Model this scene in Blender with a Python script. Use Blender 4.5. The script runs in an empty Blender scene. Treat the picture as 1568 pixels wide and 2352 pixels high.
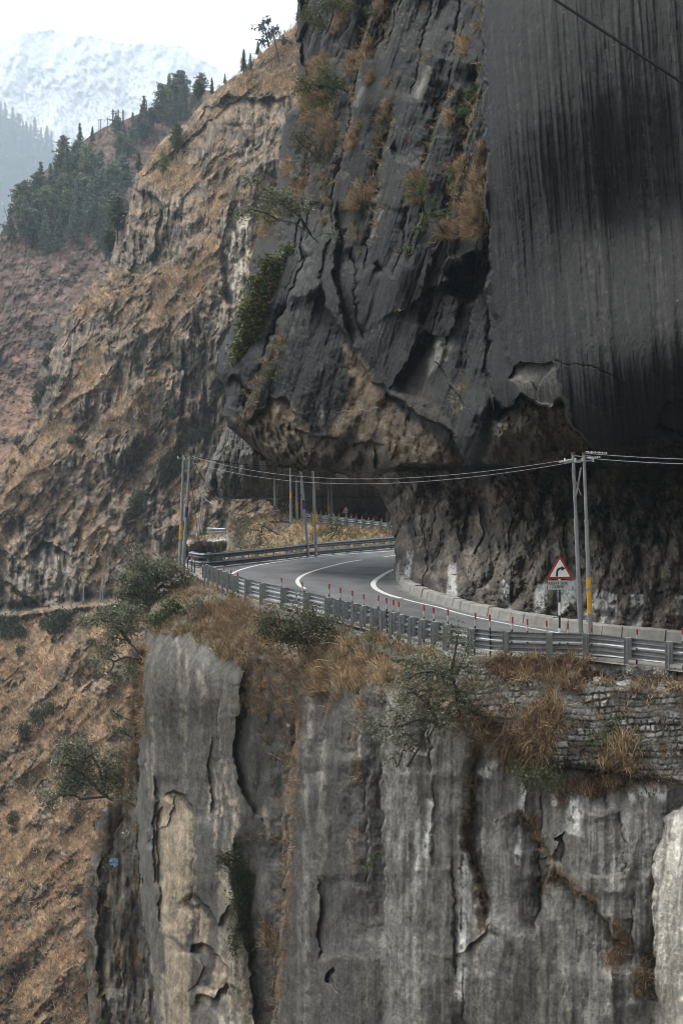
import bpy, math, random
import numpy as np
# ---------------------------------------------------------------- measuring
# Photo survey: (x, y) are sight-line angles on a 1568 x 2352 grid, d the distance in metres.
FO, CX, YH = 3449.0, 784.0, 1021.0
ROAD = -7.0
def W(x, y, d):
    x = np.asarray(x, float); y = np.asarray(y, float); d = np.asarray(d, float)
    x, y, d = np.broadcast_arrays(x, y, d)
    return np.stack([(x-CX)/FO*d, d, (YH-y)/FO*d], -1)
def GD(y, z=ROAD): return z*FO/(YH-np.asarray(y, float))
def GP(pts, z=ROAD):
    p = np.asarray(pts, float); return W(p[:,0], p[:,1], GD(p[:,1], z))
C = bpy.context.scene.collection
SC = bpy.context.scene
# ---------------------------------------------------------------- noise
_rs = np.random.RandomState(7)
_perm = np.concatenate([_rs.permutation(1024)]*3).astype(np.int64)
_ga = _rs.rand(1024)*2*np.pi
_gx, _gy = np.cos(_ga), np.sin(_ga)
_rv = _rs.rand(1024)
def _h(i, j, s): return _perm[(_perm[(_perm[i & 1023] + j) & 1023] + s*37) & 1023]
def perlin(x, y, s=0):
    xi = np.floor(x).astype(np.int64); yi = np.floor(y).astype(np.int64)
    fx = x-xi; fy = y-yi
    u = fx*fx*fx*(fx*(fx*6-15)+10); v = fy*fy*fy*(fy*(fy*6-15)+10)
    def g(a, b):
        h = _h(xi+a, yi+b, s); return _gx[h]*(fx-a)+_gy[h]*(fy-b)
    n0 = g(0,0)*(1-u)+g(1,0)*u; n1 = g(0,1)*(1-u)+g(1,1)*u
    return (n0*(1-v)+n1*v)*1.5
def fbm(x, y, o=5, s=0, gain=.5):
    r = 0; a = 1
    for k in range(o):
        r = r+a*perlin(x*2**k+k*17.3, y*2**k-k*9.1, s+k); a *= gain
    return r
def ridged(x, y, o=4, s=0, gain=.5):
    r = 0; a = 1
    for k in range(o):
        r = r+a*(1-2*np.abs(perlin(x*2**k+k*11.7, y*2**k+k*5.3, s+k))); a *= gain
    return r/2
def facet(x, y, s=0, tilt=1.0, q=.9):
    """upper envelope of tilted planes: chiselled rock"""
    xi = np.floor(x).astype(np.int64); yi = np.floor(y).astype(np.int64)
    best = np.full(x.shape, -1e9); cid = np.zeros(x.shape, np.int64)
    for a in (-1,0,1):
        for b in (-1,0,1):
            h = _h(xi+a, yi+b, s); h2 = _perm[(h+91) & 1023]; h3 = _perm[(h+313) & 1023]
            dx = x-(xi+a+_rv[h]); dy = y-(yi+b+_rv[h2])
            v = _rv[h3]*.5+tilt*(_gx[h]*dx+_gy[h]*dy)-q*(dx*dx+dy*dy)
            m = v > best; best = np.where(m, v, best); cid = np.where(m, h, cid)
    return best, cid
def sstep(a, b, x):
    t = np.clip((x-a)/(b-a), 0, 1); return t*t*(3-2*t)
def lerp(a, b, t): return a+(b-a)*t
def interp(tab, v, k=0):
    t = np.asarray(tab, float); 
    return np.interp(v, t[:,0], t[:,1])
def tps(ctrl, x, y, lam=.002):
    c = np.asarray(ctrl, float); P = c[:,:2]/1000; n = len(P)
    def U(r2): return .5*r2*np.log(r2+1e-12)
    K = U(((P[:,None]-P[None])**2).sum(-1))+lam*np.eye(n)
    A = np.zeros((n+3,n+3)); A[:n,:n] = K; A[:n,n] = 1; A[:n,n+1:] = P; A[n,:n] = 1; A[n+1:,:n] = P.T
    w = np.linalg.solve(A, np.concatenate([c[:,2], [0,0,0]]))
    X = x/1000; Y = y/1000; r = w[n]+w[n+1]*X+w[n+2]*Y
    for i in range(n): r = r+w[i]*U((X-P[i,0])**2+(Y-P[i,1])**2)
    return r
def seg_dist(x, y, pts):
    """distance, signed side (+ = right of travel on screen), fraction along"""
    p = np.asarray(pts, float); L = np.hypot(*(p[1:]-p[:-1]).T); acc = np.concatenate([[0], np.cumsum(L)])
    D = np.full(x.shape, 1e9); S = np.zeros(x.shape); T = np.zeros(x.shape); Q = np.zeros(x.shape)
    for i in range(len(p)-1):
        ax, ay = p[i]; bx, by = p[i+1]; ex, ey = bx-ax, by-ay
        t = np.clip(((x-ax)*ex+(y-ay)*ey)/(ex*ex+ey*ey+1e-9), 0, 1)
        dd = np.hypot(x-ax-t*ex, y-ay-t*ey); cr = (ex*(y-ay)-ey*(x-ax))/(L[i]+1e-9); q = np.abs(cr)/(dd+1e-9)
        tie = np.abs(dd-D) < 1e-6; m = (dd < D-1e-6) | (tie & (q > Q)); Q = np.where(m, q, Q)
        D = np.where(m, dd, D); S = np.where(m, np.sign(cr), S); T = np.where(m, (acc[i]+t*L[i])/acc[-1], T)
    return D, S, T
def poly_sd(x, y, pts):
    """signed distance, negative inside"""
    p = list(pts); D, _, _ = seg_dist(x, y, p+[p[0]])
    ins = np.zeros(x.shape, bool)
    for i in range(len(p)):
        ax, ay = p[i]; bx, by = p[(i+1) % len(p)]
        if ay == by: continue
        c = ((ay > y) != (by > y)) & (x < (bx-ax)*(y-ay)/(by-ay)+ax); ins ^= c
    return np.where(ins, -D, D)
# ---------------------------------------------------------------- relief patches (terrain meshes)
class Relief:
    def __init__(s, x, y, seed=0):
        s.x, s.y, s.seed = x, y, seed
        # warped survey coordinates so that authored lines come out ragged
        s.wx = x+7*fbm(x/38, y/38, 3, 900+seed); s.wy = y+7*fbm(x/38, y/38, 3, 950+seed)
        s.col = None
    def _near(s, X, Y, pts, R):
        p = np.asarray(pts, float); return np.nonzero((X > p[:,0].min()-R) & (X < p[:,0].max()+R) & (Y > p[:,1].min()-R) & (Y < p[:,1].max()+R))
    def step(s, pts, amp, fall, side=1, w=4):
        k = s._near(s.wx, s.wy, pts, 6*fall); D, S, T = seg_dist(s.wx[k], s.wy[k], pts)
        tap = sstep(0, .12, T)*sstep(1, .88, T); sd = D*S*side
        s.d[k] += amp*tap*np.where(sd > 0, np.exp(-sd/fall)*sstep(0, w, sd), 0)
    def groove(s, pts, amp, w):
        k = s._near(s.wx, s.wy, pts, 3.5*w); D, S, T = seg_dist(s.wx[k], s.wy[k], pts); tap = sstep(0, .1, T)*sstep(1, .9, T)
        s.d[k] += amp*tap*np.exp(-(D/w)**2)
    def poly(s, pts, soft=6, warp=1.0):
        X = s.x+(s.wx-s.x)*warp; Y = s.y+(s.wy-s.y)*warp; k = s._near(X, Y, pts, soft+2); r = np.zeros(s.x.shape)
        r[k] = sstep(soft, -soft, poly_sd(X[k], Y[k], pts)); return r
    def line(s, pts, w, warp=.6):
        X = s.x+(s.wx-s.x)*warp; Y = s.y+(s.wy-s.y)*warp; k = s._near(X, Y, pts, 3.5*w); r = np.zeros(s.x.shape)
        D, S, T = seg_dist(X[k], Y[k], pts); r[k] = np.exp(-(D/w)**2)*sstep(0, .04, T)*sstep(1, .96, T); return r
    def streak(s, base, X0, w, ya, yb, k, amp, c, msk, wob, freq, fa, fb):
        """one water stain: a thin band along base == X0"""
        q = np.nonzero((np.abs(base-X0) < 4*w+2.2*wob) & (s.y > ya) & (s.y < yb)); yy = s.y[q]
        mk = np.exp(-((base[q]-X0+wob*fbm(yy/freq, yy*0+k, 3, 93))/w)**2)*sstep(ya, ya+fa, yy)*sstep(yb, yb-fb, yy)*msk[q]*amp
        s.col[q] = s.col[q]*(1-mk[:,None])+np.asarray(c)*mk[:,None]
    def mix(s, m, c):
        s.col = s.col*(1-m[...,None])+np.asarray(c, float)*m[...,None]
    def pos(s): return W(s.x, s.y, s.d)
    def normals(s):
        P = s.pos(); n = np.cross(np.gradient(P, axis=1), np.gradient(P, axis=0))
        n /= np.linalg.norm(n, axis=-1, keepdims=True)+1e-12
        return np.where((n[...,1:2] > 0), -n, n)     # towards the valley
    def at(s, x, y):
        i = np.argmin((s.x-x)**2+(s.y-y)**2); return s.pos().reshape(-1,3)[i]
def grid_faces(ny, nx):
    i = np.arange(ny*nx).reshape(ny, nx)
    return np.stack([i[:-1,:-1], i[1:,:-1], i[1:,1:], i[:-1,1:]], -1).reshape(-1,4)
def mesh_np(name, V, faces, col=None, smooth=True):
    """faces: (n,3) or (n,4) array or list of such arrays"""
    if not isinstance(faces, list): faces = [faces]
    faces = [np.asarray(f) for f in faces if len(f)]
    me = bpy.data.meshes.new(name); V = np.ascontiguousarray(V, np.float32).reshape(-1,3)
    me.vertices.add(len(V)); me.vertices.foreach_set('co', V.ravel())
    li = np.concatenate([f.ravel() for f in faces]).astype(np.int32)
    tot = np.concatenate([np.full(len(f), f.shape[1]) for f in faces]).astype(np.int32)
    me.loops.add(len(li)); me.loops.foreach_set('vertex_index', li)
    me.polygons.add(len(tot)); me.polygons.foreach_set('loop_start', np.concatenate([[0], np.cumsum(tot)[:-1]]).astype(np.int32))
    me.polygons.foreach_set('loop_total', tot)
    me.polygons.foreach_set('use_smooth', np.full(len(tot), smooth))
    me.update(calc_edges=True)
    if col is not None:
        a = me.color_attributes.new('Col', 'FLOAT_COLOR', 'POINT')
        c = np.ones((len(V),4), np.float32); c[:,:3] = np.clip(np.asarray(col).reshape(-1,3), 0, 1); a.data.foreach_set('color', c.ravel())
    return me
def obj(name, me, mat=None, parent=None, loc=None):
    o = bpy.data.objects.new(name, me); C.objects.link(o)
    if mat is not None and me is not None:
        for m in (mat if isinstance(mat, (list,tuple)) else [mat]): me.materials.append(m)
    if parent is not None: o.parent = parent
    if loc is not None: o.location = loc
    return o
def tag(o, label=None, cat=None, group=None, kind=None):
    for k, v in (('label',label),('category',cat),('group',group),('kind',kind)):
        if v: o[k] = v
    return o
def empty(name, loc, label, cat, group=None, rz=0):
    o = bpy.data.objects.new(name, None); C.objects.link(o); o.location = loc; o.rotation_euler = (0,0,rz)
    o.empty_display_size = .2
    return tag(o, label, cat, group)
def copy_tree(o, parent=None):
    c = o.copy(); C.objects.link(c); c.parent = parent
    for ch in list(o.children): copy_tree(ch, c)
    return c
# small solid builder -------------------------------------------------------
class MB:
    def __init__(s): s.v = []; s.f = []; s.n = 0
    def add(s, v, f):
        s.v.append(np.asarray(v, float)); s.f += [tuple(i+s.n for i in q) for q in f]; s.n += len(v)
    def box(s, c, size, rz=0, R=None):
        h = np.asarray(size)/2
        v = np.array([[x,y,z] for x in (-1,1) for y in (-1,1) for z in (-1,1)])*h
        if R is None: R = np.array([[math.cos(rz),-math.sin(rz),0],[math.sin(rz),math.cos(rz),0],[0,0,1]])
        s.add(v@np.asarray(R).T+np.asarray(c), [(0,1,3,2),(4,6,7,5),(0,4,5,1),(2,3,7,6),(0,2,6,4),(1,5,7,3)])
    def bar(s, a, b, w, t):
        a = np.asarray(a, float); b = np.asarray(b, float); z = b-a; L = np.linalg.norm(z); z /= L
        u = np.cross(z, [0,0,1]) if abs(z[2]) < .95 else np.cross(z, [0,1,0]); u /= np.linalg.norm(u); w2 = np.cross(z, u)
        s.box((a+b)/2, (w,t,L), R=np.stack([u,w2,z], 1))
    def tube(s, pts, r, n=8, caps=True):
        p = np.asarray(pts, float); r = np.broadcast_to(np.asarray(r, float), (len(p),))
        vs = []
        for i in range(len(p)):
            t = p[min(i+1,len(p)-1)]-p[max(i-1,0)]; t = t/(np.linalg.norm(t)+1e-9)
            u = np.cross(t, [0,1,0] if abs(t[1]) < .9 else [1,0,0]); u /= np.linalg.norm(u); w = np.cross(t, u)
            for k in range(n):
                a = 2*math.pi*k/n; vs.append(p[i]+r[i]*(math.cos(a)*u+math.sin(a)*w))
        f = [(i*n+k, i*n+(k+1)%n, (i+1)*n+(k+1)%n, (i+1)*n+k) for i in range(len(p)-1) for k in range(n)]
        if caps: f += [tuple(range(n))[::-1], tuple(range((len(p)-1)*n, len(p)*n))]
        s.add(vs, f)
    def prism(s, poly, y0, y1):
        """outline in x,z extruded along y"""
        n = len(poly); v = [(x,y0,z) for x,z in poly]+[(x,y1,z) for x,z in poly]
        s.add(v, [tuple(range(n)), tuple(range(n,2*n))[::-1]]+[(i,i+n,(i+1)%n+n,(i+1)%n) for i in range(n)])
    def mesh(s, name, smooth=False):
        me = bpy.data.meshes.new(name); me.from_pydata(np.concatenate(s.v).tolist(), [], s.f); me.update()
        if smooth:
            me.polygons.foreach_set('use_smooth', np.full(len(me.polygons), True))
            try: me.set_sharp_from_angle(angle=math.radians(35))
            except Exception: pass
        return me
    def build(s, name, mat, parent=None, smooth=False, loc=None): return obj(name, s.mesh(name, smooth), mat, parent, loc)
# ---------------------------------------------------------------- materials
def new_mat(name):
    m = bpy.data.materials.new(name); m.use_nodes = True; nt = m.node_tree
    b = nt.nodes['Principled BSDF']; return m, nt, b
def nd(nt, t, **k):
    n = nt.nodes.new(t)
    for a, v in k.items(): setattr(n, a, v)
    return n
def noise_node(nt, co, scale, detail=6, rough=.6, vec_scale=None):
    n = nd(nt, 'ShaderNodeTexNoise'); n.inputs['Scale'].default_value = scale; n.inputs['Detail'].default_value = detail; n.inputs['Roughness'].default_value = rough
    if vec_scale:
        mp = nd(nt, 'ShaderNodeMapping'); mp.inputs['Scale'].default_value = vec_scale; nt.links.new(co, mp.inputs['Vector']); co = mp.outputs[0]
    nt.links.new(co, n.inputs['Vector']); return n
def maprange(nt, src, a, b, c, d):
    n = nd(nt, 'ShaderNodeMapRange'); n.inputs[1].default_value = a; n.inputs[2].default_value = b; n.inputs[3].default_value = c; n.inputs[4].default_value = d
    nt.links.new(src, n.inputs[0]); return n.outputs[0]
def mixc(nt, fac, a, b, mode='MIX'):
    n = nd(nt, 'ShaderNodeMix', data_type='RGBA', blend_type=mode)
    for s, v in ((n.inputs[0], fac), (n.inputs[6], a), (n.inputs[7], b)):
        if hasattr(v, 'node'): nt.links.new(v, s)
        elif isinstance(v, (int,float)): s.default_value = v
        else: s.default_value = (*v, 1)
    return n.outputs[2]
def rock_mat(name, unit=1.0, bump=.5, lichen=.5, rough=.85, streak=.35, spec=.3):
    """colour attribute (what the rock is made of, where) x grain, speckle and fine bump; unit = metres of the finest detail x 20"""
    m, nt, b = new_mat(name)
    at = nd(nt, 'ShaderNodeAttribute', attribute_name='Col'); tc = nd(nt, 'ShaderNodeNewGeometry'); co = tc.outputs['Position']
    g1 = noise_node(nt, co, 1.6/unit, 8, .68); g2 = noise_node(nt, co, 7/unit, 5, .7)
    st = noise_node(nt, co, 3.0/unit, 6, .65, (1,1,.07))
    v = maprange(nt, g1.outputs[0], .28, .72, .45, 1.55); c = mixc(nt, 1.0, at.outputs['Color'], v, 'MULTIPLY')
    v2 = maprange(nt, g2.outputs[0], .3, .7, .65, 1.35); c = mixc(nt, 1.0, c, v2, 'MULTIPLY')
    v3 = maprange(nt, st.outputs[0], .3, .7, 1-streak, 1+streak); c = mixc(nt, 1.0, c, v3, 'MULTIPLY')
    sp = noise_node(nt, co, 5.0/unit, 3, .6); big = noise_node(nt, co, .35/unit, 4, .6)
    s1 = maprange(nt, sp.outputs[0], .66, .72, 0, 1); s2 = maprange(nt, big.outputs[0], .45, .65, 0, lichen)
    mu = nd(nt, 'ShaderNodeMath', operation='MULTIPLY'); nt.links.new(s1, mu.inputs[0]); nt.links.new(s2, mu.inputs[1])
    c = mixc(nt, mu.outputs[0], c, (.30,.29,.27))
    nt.links.new(c, b.inputs['Base Color']); b.inputs['Roughness'].default_value = rough; b.inputs['Specular IOR Level'].default_value = spec
    bn = noise_node(nt, co, 2.2/unit, 12, .72); bp = nd(nt, 'ShaderNodeBump'); bp.inputs['Strength'].default_value = bump; bp.inputs['Distance'].default_value = .25*unit
    nt.links.new(bn.outputs[0], bp.inputs['Height']); nt.links.new(bp.outputs[0], b.inputs['Normal'])
    return m
def leaf_mat(name, rough=.6, trans=.25):
    m, nt, b = new_mat(name)
    at = nd(nt, 'ShaderNodeAttribute', attribute_name='Col'); oi = nd(nt, 'ShaderNodeObjectInfo')
    hs = nd(nt, 'ShaderNodeHueSaturation'); v = maprange(nt, oi.outputs['Random'], 0, 1, .72, 1.35)
    nt.links.new(v, hs.inputs['Value']); nt.links.new(at.outputs['Color'], hs.inputs['Color'])
    nt.links.new(hs.outputs[0], b.inputs['Base Color']); b.inputs['Roughness'].default_value = rough; b.inputs['Specular IOR Level'].default_value = .25
    if trans:
        t = nd(nt, 'ShaderNodeBsdfTranslucent'); nt.links.new(hs.outputs[0], t.inputs['Color'])
        mx = nd(nt, 'ShaderNodeMixShader'); mx.inputs[0].default_value = trans
        nt.links.new(b.outputs[0], mx.inputs[1]); nt.links.new(t.outputs[0], mx.inputs[2])
        nt.links.new(mx.outputs[0], nt.nodes['Material Output'].inputs['Surface'])
    return m
def plain_mat(name, col, rough=.6, metal=0, var=.25, scale=6, bump=0, vec=None):
    m, nt, b = new_mat(name); g = nd(nt, 'ShaderNodeNewGeometry')
    n = noise_node(nt, g.outputs['Position'], scale, 8, .65, vec)
    c = mixc(nt, 1.0, col, maprange(nt, n.outputs[0], .25, .75, 1-var, 1+var), 'MULTIPLY')
    nt.links.new(c, b.inputs['Base Color']); b.inputs['Roughness'].default_value = rough; b.inputs['Metallic'].default_value = metal
    if bump:
        bp = nd(nt, 'ShaderNodeBump'); bp.inputs['Strength'].default_value = bump; bp.inputs['Distance'].default_value = .03
        nt.links.new(n.outputs[0], bp.inputs['Height']); nt.links.new(bp.outputs[0], b.inputs['Normal'])
    return m
HAZE, EXPO, AL_U, AL_B, AL_H = 0.00028, 2.28, .27, 1.0, 1.05
FLAT = False
# ================================================================ THE SETTING: rock and hills
def rowgrid(xs_tab, y0, y1, xmax, du, dy, ext=None, ex=1.25, smooth=0):
    """rows of a patch whose left edge is the silhouette xs(y)"""
    ny = int((y1-y0)/dy)+1; yy = np.linspace(y0, y1, ny)
    xs = interp(xs_tab, yy)+smooth*(fbm(yy/34, yy*0+smooth, 5, 990, .6)); nx = int((xmax-xs.min())/du)+1
    u = np.linspace(0, 1, nx)**ex
    x = xs[:,None]+(xmax-xs[:,None])*u[None,:]; y = np.repeat(yy[:,None], nx, 1)
    if ext:
        e = np.linspace(xmax, ext, int((ext-xmax)/8)+1)[1:]; x = np.concatenate([x, np.repeat(e[None], ny, 0)], 1); y = np.repeat(yy[:,None], x.shape[1], 1)
    return x, y
def curl_back(V, nx, depth, steps=5, inset=.12):
    """round the left edge of a patch (ny,nx,3) away behind itself"""
    P = V; edge = P[:,0]; ins = P[:,min(14,nx-1)]-edge; ins[:,1] = 0; ins[:,2] = 0
    ins = ins/(np.linalg.norm(ins, axis=1, keepdims=True)+1e-9)
    cols = []
    for k in range(steps, 0, -1):
        t = k/steps; a = edge*(1+depth*t/edge[:,1:2]); a = a+ins*(inset*depth*t*t+.02); cols.append(a[:,None])
    return np.concatenate(cols+[P], 1)

# ---------------------------------------------------------------- the main overhanging cliff
xsU = [(-180,690),(0,680),(60,681),(145,683),(180,688),(237,683),(263,655),(307,649),(373,641),(413,634),(470,618),(523,597),(571,583),(600,576),(680,560),(750,531),(800,507),
 (838,496),(856,497),(880,511),(910,522),(928,516),(955,513),(980,524),(1005,555),(1030,585),(1047,606),(1060,630),(1067,650),(1073,690),(1077,745),(1083,790),(1092,806),(1104,842),(1125,868),(1153,880),(1180,896),(1218,900),(1254,906),(1300,907),(1330,904),(1368,950),(1400,1010),(1440,1170),(1475,1400),(1500,1500),(1520,1900)]
x, y = rowgrid(xsU, -190, 1515, 1640, 2.7, 2.7, ext=2180, smooth=5)
y = y+(7+11*fbm(x/44, y*0+2, 4, 881, .6)+5*perlin(x/13, y*0, 882))*np.exp(-((y-1058)/55)**2)*sstep(930, 860, x)
U = Relief(x, y, 1)
U.d = tps([(680,-150,94),(690,100,93),(660,300,92),(600,550,90),(505,830,87),(515,950,84),(700,1060,80),(620,900,82),(700,700,79),(780,400,80),(800,0,82),(850,700,72),(900,890,70),(880,1060,72),
 (900,1180,78),(905,1310,80),(960,1350,73),(1000,1365,69),(1000,1200,71),(1000,1060,66.5),(1000,600,66),(950,300,70),(1000,0,72),(1100,300,62),(1100,800,62),(1100,1040,61),(1115,0,64),
 (1200,300,57.5),(1200,900,57),(1250,0,59),(1400,0,57),(1400,500,55),(1400,980,54),(1550,0,55),(1550,500,53),(1550,950,52),(1640,950,51),
 (1110,1150,68),(1200,1150,66),(1320,1130,64),(1450,1120,63),(1600,1080,61.5),(1100,1250,66),(1250,1280,62.5),(1400,1290,60.3),(1550,1290,59),(1100,1390,63.6),(1200,1420,60.4),(1400,1446,57.3),(1568,1458,55.6),(1640,1464,54.6),(2180,-150,50),(2180,500,47.5),(2180,950,45.5),(1900,950,48.5),(1900,300,50.5),(2180,1100,53),(1900,1100,57),(2180,1290,50.5),(1900,1290,54.5),(2180,1510,46.6),(1900,1484,50.3)], x, y)
inb = (x > 880)
lipR = [(860,1080),(905,1070),(960,1062),(1020,1062),(1070,1082),(1110,1078),(1180,1075),(1250,1078),(1300,1068),(1350,1045),(1372,1028),(1400,1030),(1450,1021),(1501,1010),(1518,1000),(1545,1012),(1580,1000),(1640,990),(1800,1000),(1950,980),(2300,990)]
U.step(lipR, 3.4, 130, 1, 9)
# right wall: its raised left edge, its ragged foot with the hollow
U.step([(1104,-200),(1116,-40),(1108,60),(1120,150),(1110,250),(1121,344),(1114,450),(1128,560),(1118,640),(1130,760),(1121,850),(1134,930),(1128,1000)], 2.4, 120, 1, 4)
U.step([(1128,905),(1165,935),(1200,905),(1262,932),(1288,912),(1306,965),(1330,992),(1362,1027),(1400,1032)], 3.0, 75, 1, 5)
U.step([(1170,872),(1176,842),(1205,832),(1267,835),(1275,850)], .9, 60, 1, 2)
U.groove([(1262,834),(1330,838),(1385,852),(1440,880)], .12, 2)
U.step([(1500,985),(1510,955),(1530,918),(1560,915),(1600,900)], 1.6, 60, 1, 4)
# hole in the cliff above the crease
hm = U.poly([(1036,640),(1040,612),(1072,588),(1122,576),(1124,640),(1110,672),(1062,690),(1034,668)], 7)
U.d = U.d+hm*4.5
U.step([(1030,640),(1060,690),(1124,668)], 1.6, 110, 1, 4)
# the great black slab and its broken lower edges
U.step([(735,650),(749,685),(765,728),(788,762),(819,801),(834,839),(857,874),(896,893)], 2.2, 130, 1, 4)
U.step([(890,893),(922,843),(953,789),(980,762),(1015,768)], 2.4, 70, 1, 4)
U.step([(880,885),(930,930),(974,960),(1042,985),(1065,1035),(1082,1083),(1120,1072)], 2.6, 110, 1, 5)
U.step([(1050,1010),(1060,940),(1072,850),(1082,750),(1090,690)], .9, 50, -1, 3)
# slanting slab joints
for pts, a, f, sd in (([(868,-20),(840,70),(824,150),(800,300),(780,390),(768,440),(766,560)], 1.9, 80, 1),
 ([(905,240),(892,310),(872,375),(868,440),(846,545),(838,640)], 1.3, 55, 1),
 ([(1040,190),(1004,280),(980,350),(964,392)], 1.0, 45, 1), ([(1098,140),(1088,230),(1066,330),(1042,430),(1028,520)], 1.3, 45, 1),
 ([(915,-20),(880,85),(850,150)], 1.0, 60, 1), ([(1000,-20),(985,60),(962,150),(945,235)], .7, 50, 1), ([(1060,-20),(1050,60),(1035,140)], .6, 40, 1),
 ([(688,-100),(696,40),(690,120),(712,200)], 1.0, 60, -1), ([(740,250),(716,330),(704,420),(690,500),(672,600)], 1.2, 60, 1), ([(700,440),(690,520),(700,600),(650,720),(600,830)], 1.0, 60, 1),
 ([(775,460),(772,560),(770,650),(800,760),(815,800)], 1.2, 32, -1), ([(812,560),(818,640),(822,720),(840,790)], .7, 36, 1), ([(936,470),(925,560),(905,640)], .5, 40, 1), ([(1000,660),(985,720),(972,760)], .6, 26, 1),
 ([(640,590),(622,680),(590,770),(545,830)], .8, 60, 1), ([(530,860),(575,900),(560,950)], .6, 40, 1)):
    U.step(pts, a*1.6, f, sd, 3); U.groove(pts, 1.2*min(1,a), 3.2)
rj = random.Random(21)
for k in range(34):
    X0 = rj.uniform(690, 1120); Y0 = rj.uniform(-120, 640); LL = rj.uniform(70, 240); q = rj.uniform(-.36, -.22); pts = [(X0+q*LL*f+rj.uniform(-4,4), Y0+LL*f) for f in (0,.33,.66,1)]
    U.step(pts, rj.uniform(.25,.7), rj.uniform(14,34), 1 if rj.random() < .8 else -1, 2); U.groove(pts, rj.uniform(.1,.45), 2.2)
for k in range(16):
    X0 = rj.uniform(900, 1560); Y0 = rj.uniform(1110, 1280); LL = rj.uniform(40, 120); pts = [(X0+rj.uniform(-14,14), Y0+LL*f) for f in (0,.5,1)]; U.step(pts, rj.uniform(.3,.8), rj.uniform(14,34), rj.choice((1,-1)), 2)
# the rounded nose, its broken tan face and the scooped lip
U.step([(560,975),(600,935),(619,910),(653,913),(676,945),(705,974),(712,1000)], 1.0, 70, 1, 4)
U.step([(668,990),(690,985),(735,1005),(770,1000),(800,1022),(850,1010),(890,1022)], .9, 50, 1, 4)
U.step([(725,900),(728,950),(738,1000)], .35, 30, 1, 2)
for k in range(8):
    U.groove([(560+k*17,960+k*3),(582+k*17,1010+k*3),(612+k*15,1062)], .26, 3.2)
for k, (hx, hy, hw, hh) in enumerate([(786,384,11,17),(905,345,9,14),(1092,168,7,14),(702,588,8,9),(870,620,6,14)]):
    U.d = U.d+1.6*np.exp(-((U.wx-hx)/hw)**2-((U.wy-hy)/hh)**2)
# fractal relief
lip_y = np.interp(x, [p[0] for p in lipR], [p[1] for p in lipR])
nose = sstep(740, 840, y+30*fbm(x/60, y/60, 3, 41))*sstep(900, 830, x)
under = np.where(x > 860, sstep(-8, 14, U.wy-lip_y), sstep(1000, 1060, y)*sstep(905, 860, x))
hollow = U.poly([(1110,1062),(1135,990),(1170,940),(1203,915),(1289,935),(1312,975),(1357,1029),(1250,1075)], 8)
rwall = sstep(1105, 1128, x)*(1-under)*(1-hollow)
rec = under*sstep(1060, 1130, y)
u1 = x+.30*y; fc1, id1 = facet(u1/46, (y-.15*x)/210, 3, .8); fc2, id2 = facet(x/34+.01*y, y/52, 5, 1.0); fc3, id3 = facet(x/14, y/22, 8, 1.0)
below = U.poly([(880,903),(930,948),(1000,1008),(1066,1072),(1060,1085),(900,1085),(880,1010)], 8); craggy = np.clip(under+hollow+.30*nose+.7*below, 0, 1)
U.d = U.d-(.55*fc1)*(1-craggy)*(1-rwall)-(.9*fc2+.34*fc3+.13*facet(x/7+.2*y/7, y/8, 11, 1.0)[0])*craggy
slab = (1-craggy)*(1-rwall)
U.d = U.d-.55*(1-.85*rwall)*fbm(x/150, y/260, 3, 12)-(.03+.27*craggy)*fbm(x/26, y/40, 5, 14, .55)-slab*(.30*facet(u1/26, (y-.3*x)/230, 15, .9)[0]+.10*facet(u1/11, (y-.3*x)/60, 16, .9)[0]+.07*fbm(u1/12, (y-.3*x)/140, 4, 13, .6))
U.d = U.d-rwall*(.30*ridged((x-.08*y)/70+.2*fbm(y/500, y*0, 2, 23), y/2600, 3, 24, .5)+.10*ridged((x-.08*y)/17, y/1200, 3, 26, .55)+.05*fbm((x-.06*y)/26, y/1500, 3, 17)+.25*fbm((x-.06*y)/120, y/1500, 2, 18)+.035*fbm((x-.06*y)/9, y/120, 3, 20))
U.d = U.d-.10*(1-rwall)*(1-craggy)*ridged((x+.3*y)/24, (y-.3*x)/150, 4, 19)
edge = np.clip((x-interp(xsU, y))/46, 0, 1); U.d = U.d+2.6*(1-np.sqrt(np.clip(1-(1-edge)**2, 0, 1)))
# what the rock is: black weathered slab, grey, tan fresh faces, white scars
n1 = fbm(x/70, y/90, 5, 21); n2 = fbm(x/16, y/24, 4, 25, .6); ul = x+.3*y; ur = x-.085*y
stL = fbm(ul/16, (y-.3*x)/260, 5, 30, .6); stR = fbm(ur/26, y/1600, 3, 33, .6)+.30*fbm(x/6, y/22, 4, 34, .6); stF = fbm(ur/5, y/900, 2, 36)
s = lerp(stL, stR, sstep(1100, 1130, x))
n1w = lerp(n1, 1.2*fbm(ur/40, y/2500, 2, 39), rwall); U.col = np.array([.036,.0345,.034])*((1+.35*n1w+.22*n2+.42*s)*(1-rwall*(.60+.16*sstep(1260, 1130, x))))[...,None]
m = sstep(.12, .62, stR+.25*stF)*rwall*sstep(1190, 1310, x); U.mix(m*.22, (.062,.060,.057))
m = sstep(.1, .5, -stR)*rwall; U.mix(m*.08, (.024,.0235,.024))
for xx, w, s0 in ((1330,5,.5),(1395,4,.45),(1452,4,.5),(1500,7,.4),(1540,9,.35),(1300,4,.4),(1250,3,.3),(1482,3,.5)):
    m = np.exp(-((ur+.085*500-xx+5*fbm(x*0+3, y/240, 2, 50+xx))/w)**2)*rwall*(.4+.6*sstep(-.3, .5, fbm(x/20, y/90, 3, 52))); U.mix(m*s0, (.125,.12,.11))
rs_ = np.random.RandomState(91); mskw = rwall*sstep(-.6, .3, n2+fbm(x/9, y/40, 2, 94)); bw = ur+.085*500
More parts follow.
